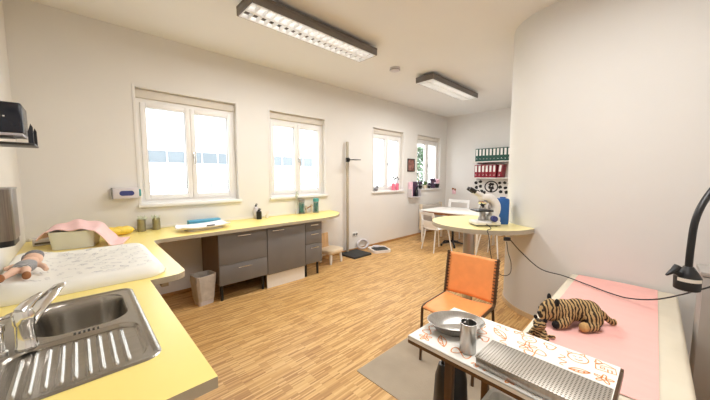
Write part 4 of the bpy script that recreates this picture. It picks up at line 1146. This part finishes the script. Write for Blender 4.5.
for s in (-1, 1):
    bm = B(); ell(bm, (-.175, s * .058 - .01, .172), (.014, .024, .026)); obj('ear', bm, 'plush_dark', t)
    bm = B(); ell(bm, (.018, s * .118, .03), (.04, .036, .032)); obj('hind_paw', bm, 'plush_tan', t)
    bm = B(); ell(bm, (-.185, s * .09, .026), (.032, .03, .025)); obj('front_paw', bm, 'plush_dark', t)
    bm = B(); ell(bm, (-.272, s * .028 - .016, .105), (.009, .009, .01)); obj('eye', bm, 'black_plastic', t)
bm = B(); ell(bm, (-.293, -.02, .08), (.01, .016, .011)); obj('nose', bm, 'black_plastic', t)
t = thing('plush_cub', 'small plush tiger cub sitting at the couch edge by the table', 'plush tiger', (1.80, .39, TB), radians(165)); t.scale = (.72, .72, .76)
bm = B(); ell(bm, (0, 0, .045), (.05, .045, .05)); ell(bm, (.01, 0, .085), (.034, .034, .035)); ell(bm, (.02, 0, .125), (.042, .045, .04)); ell(bm, (.055, 0, .115), (.022, .025, .02))
for s in (-1, 1):
    tube(bm, [(.02, s * .035, .08), (.055, s * .045, .045), (.07, s * .04, .02)], [.018, .016, .014], 10); tube(bm, [(0, s * .04, .03), (.05, s * .06, .02), (.08, s * .062, .02)], [.025, .022, .02], 10)
blob('body', bm, 'tiger_fur_fine', t, .004, 4)
for s in (-1, 1):
    bm = B(); ell(bm, (.012, s * .036, .163), (.009, .015, .016)); obj('ear', bm, 'plush_dark', t)
    bm = B(); ell(bm, (.062, s * .016, .133), (.005, .005, .006), u=10, v=8); obj('eye', bm, 'black_plastic', t)
    bm = B(); ell(bm, (.094, s * .062, .02), (.014, .02, .02)); obj('foot', bm, 'plush_green' if s < 0 else 'plush_tan', t)
bm = B(); ell(bm, (.077, 0, .118), (.006, .009, .007), u=10, v=8); obj('nose', bm, 'black_plastic', t)
bm = B(); tube(bm, smooth_path([(-.04, 0, .02), (-.08, .02, .014), (-.11, .05, .014)], 5), .012, 10); obj('tail', bm, 'tiger_fur_fine', t)

# ------------------------------------------------------------------ ceiling fixtures
def fixture(x0, y0, L, label, first=None):
    if first: return dup(first, (x0, y0, H - .041), 0, label, 'louvred ceiling lights')
    W = .32; h = .085
    t = thing('ceiling_light', label, 'ceiling light', (x0, y0, H - .041), 0, 'louvred ceiling lights')
    bm = B()
    # hollow housing: top, bevelled sides, ends
    box(bm, 0, L, 0, W, -.02, 0)
    box(bm, 0, L, 0, .014, -h, -.02, .005, 2); box(bm, 0, L, W - .014, W, -h, -.02, .005, 2); box(bm, 0, .016, .014, W - .014, -h, -.02, .005, 2); box(bm, L - .016, L, .014, W - .014, -h, -.02, .005, 2)
    obj('housing', bm, 'lamp_housing', t)
    for x in (.25, L - .25):
        bm = B(); box(bm, x - .04, x + .04, W / 2 - .05, W / 2 + .05, -.001, .04); obj('mount', bm, 'lamp_housing', t, smooth=False)
    bm = B(); n = 19
    for k in range(n + 1):
        x = .02 + (L - .04) * k / n; box(bm, x - .005, x + .005, .016, W - .016, -h - .002, -.05)
    box(bm, .016, L - .016, W / 2 - .014, W / 2 + .014, -h - .003, -.05)
    box(bm, .016, L - .016, .0142, .03, -h - .003, -.05); box(bm, .016, L - .016, W - .03, W - .0142, -h - .003, -.05)
    obj('louvre', bm, 'louvre', t, smooth=False)
    for y in (W * .29, W * .71):
        bm = B(); tube(bm, [(.05, y, -.033), (L - .05, y, -.033)], .012, 10); obj('lamp_tube', bm, 'tube_glow', t)
    bm = B(); box(bm, .03, L - .03, .03, W - .03, -.023, -.0205); obj('reflector', bm, 'louvre', t, smooth=False)
    return t
f1 = fixture(1.17, 2.50, 1.62, 'louvred ceiling light with dark housing, the nearer larger looking one')
fixture(4.05, 2.47, 1.62, 'louvred ceiling light with dark housing, the farther one towards the back', f1)
t = thing('smoke_detector', 'small round white smoke detector between the two ceiling lights', 'smoke detector', (3.56, 2.83, H - .001))
bm = B(); lathe(bm, [(0, 0), (.08, 0), (.08, -.02), (.066, -.042), (.045, -.05), (0, -.051)], n=30); obj('body', bm, 'device_grey', t)
bm = B(); lathe(bm, [(.07, -.026), (.08, -.026), (.077, -.034), (.069, -.034)], n=30); obj('sensor_ring', bm, 'gasket', t)

# ------------------------------------------------------------------ light
w = bpy.data.worlds.new('sky'); scn.world = w; w.use_nodes = True
N = w.node_tree.nodes; L = w.node_tree.links
bg = N['Background']
tc = N.new('ShaderNodeTexCoord'); sp = N.new('ShaderNodeSeparateXYZ'); L.new(tc.outputs['Generated'], sp.inputs[0])
rp = N.new('ShaderNodeValToRGB'); rp.color_ramp.elements[0].color = (.93, .96, 1, 1); rp.color_ramp.elements[1].color = (.80, .90, 1, 1)
L.new(sp.outputs['Z'], rp.inputs[0]); L.new(rp.outputs[0], bg.inputs['Color']); bg.inputs['Strength'].default_value = 5.8

def area(loc, size, power, col=(1, .95, .88), rot=(0, 0, 0), name='lamp'):
    l = bpy.data.lights.new(name, 'AREA'); l.shape = 'RECTANGLE'; l.size, l.size_y = size; l.energy = power; l.color = col
    o = bpy.data.objects.new(name, l); COL.objects.link(o); o.location = loc; o.rotation_euler = rot; return o
# added fill light out of view, no fixture there; then the louvred ceiling lights
area((1.6, .2, H - .05), (1.6, .3), 46, (1, .995, .985))
area((1.98, 2.66, H - .145), (1.5, .26), 42, (1, .995, .985))
area((4.86, 2.63, H - .145), (1.5, .26), 50, (1, .995, .985))

# ------------------------------------------------------------------ camera
cam = bpy.data.cameras.new('camera'); co = bpy.data.objects.new('camera', cam); COL.objects.link(co)
yaw, pitch, f = radians(43.9), radians(4.8), 288.5
co.location = (0, 0, 1.5); co.rotation_euler = (radians(90) - pitch, 0, -yaw)
cam.sensor_fit = 'HORIZONTAL'; cam.sensor_width = 36; cam.lens = f / 710 * 36; cam.clip_start = .02; cam.clip_end = 200
scn.camera = co
scn.view_settings.view_transform = 'Standard'; scn.view_settings.look = 'None'
scn.view_settings.exposure = 0.1; scn.view_settings.gamma = 1.0
scn.cycles.max_bounces = 10; scn.cycles.diffuse_bounces = 6; scn.cycles.transparent_max_bounces = 16
scn.cycles.sample_clamp_indirect = 8; scn.cycles.caustics_reflective = False; scn.cycles.caustics_refractive = False
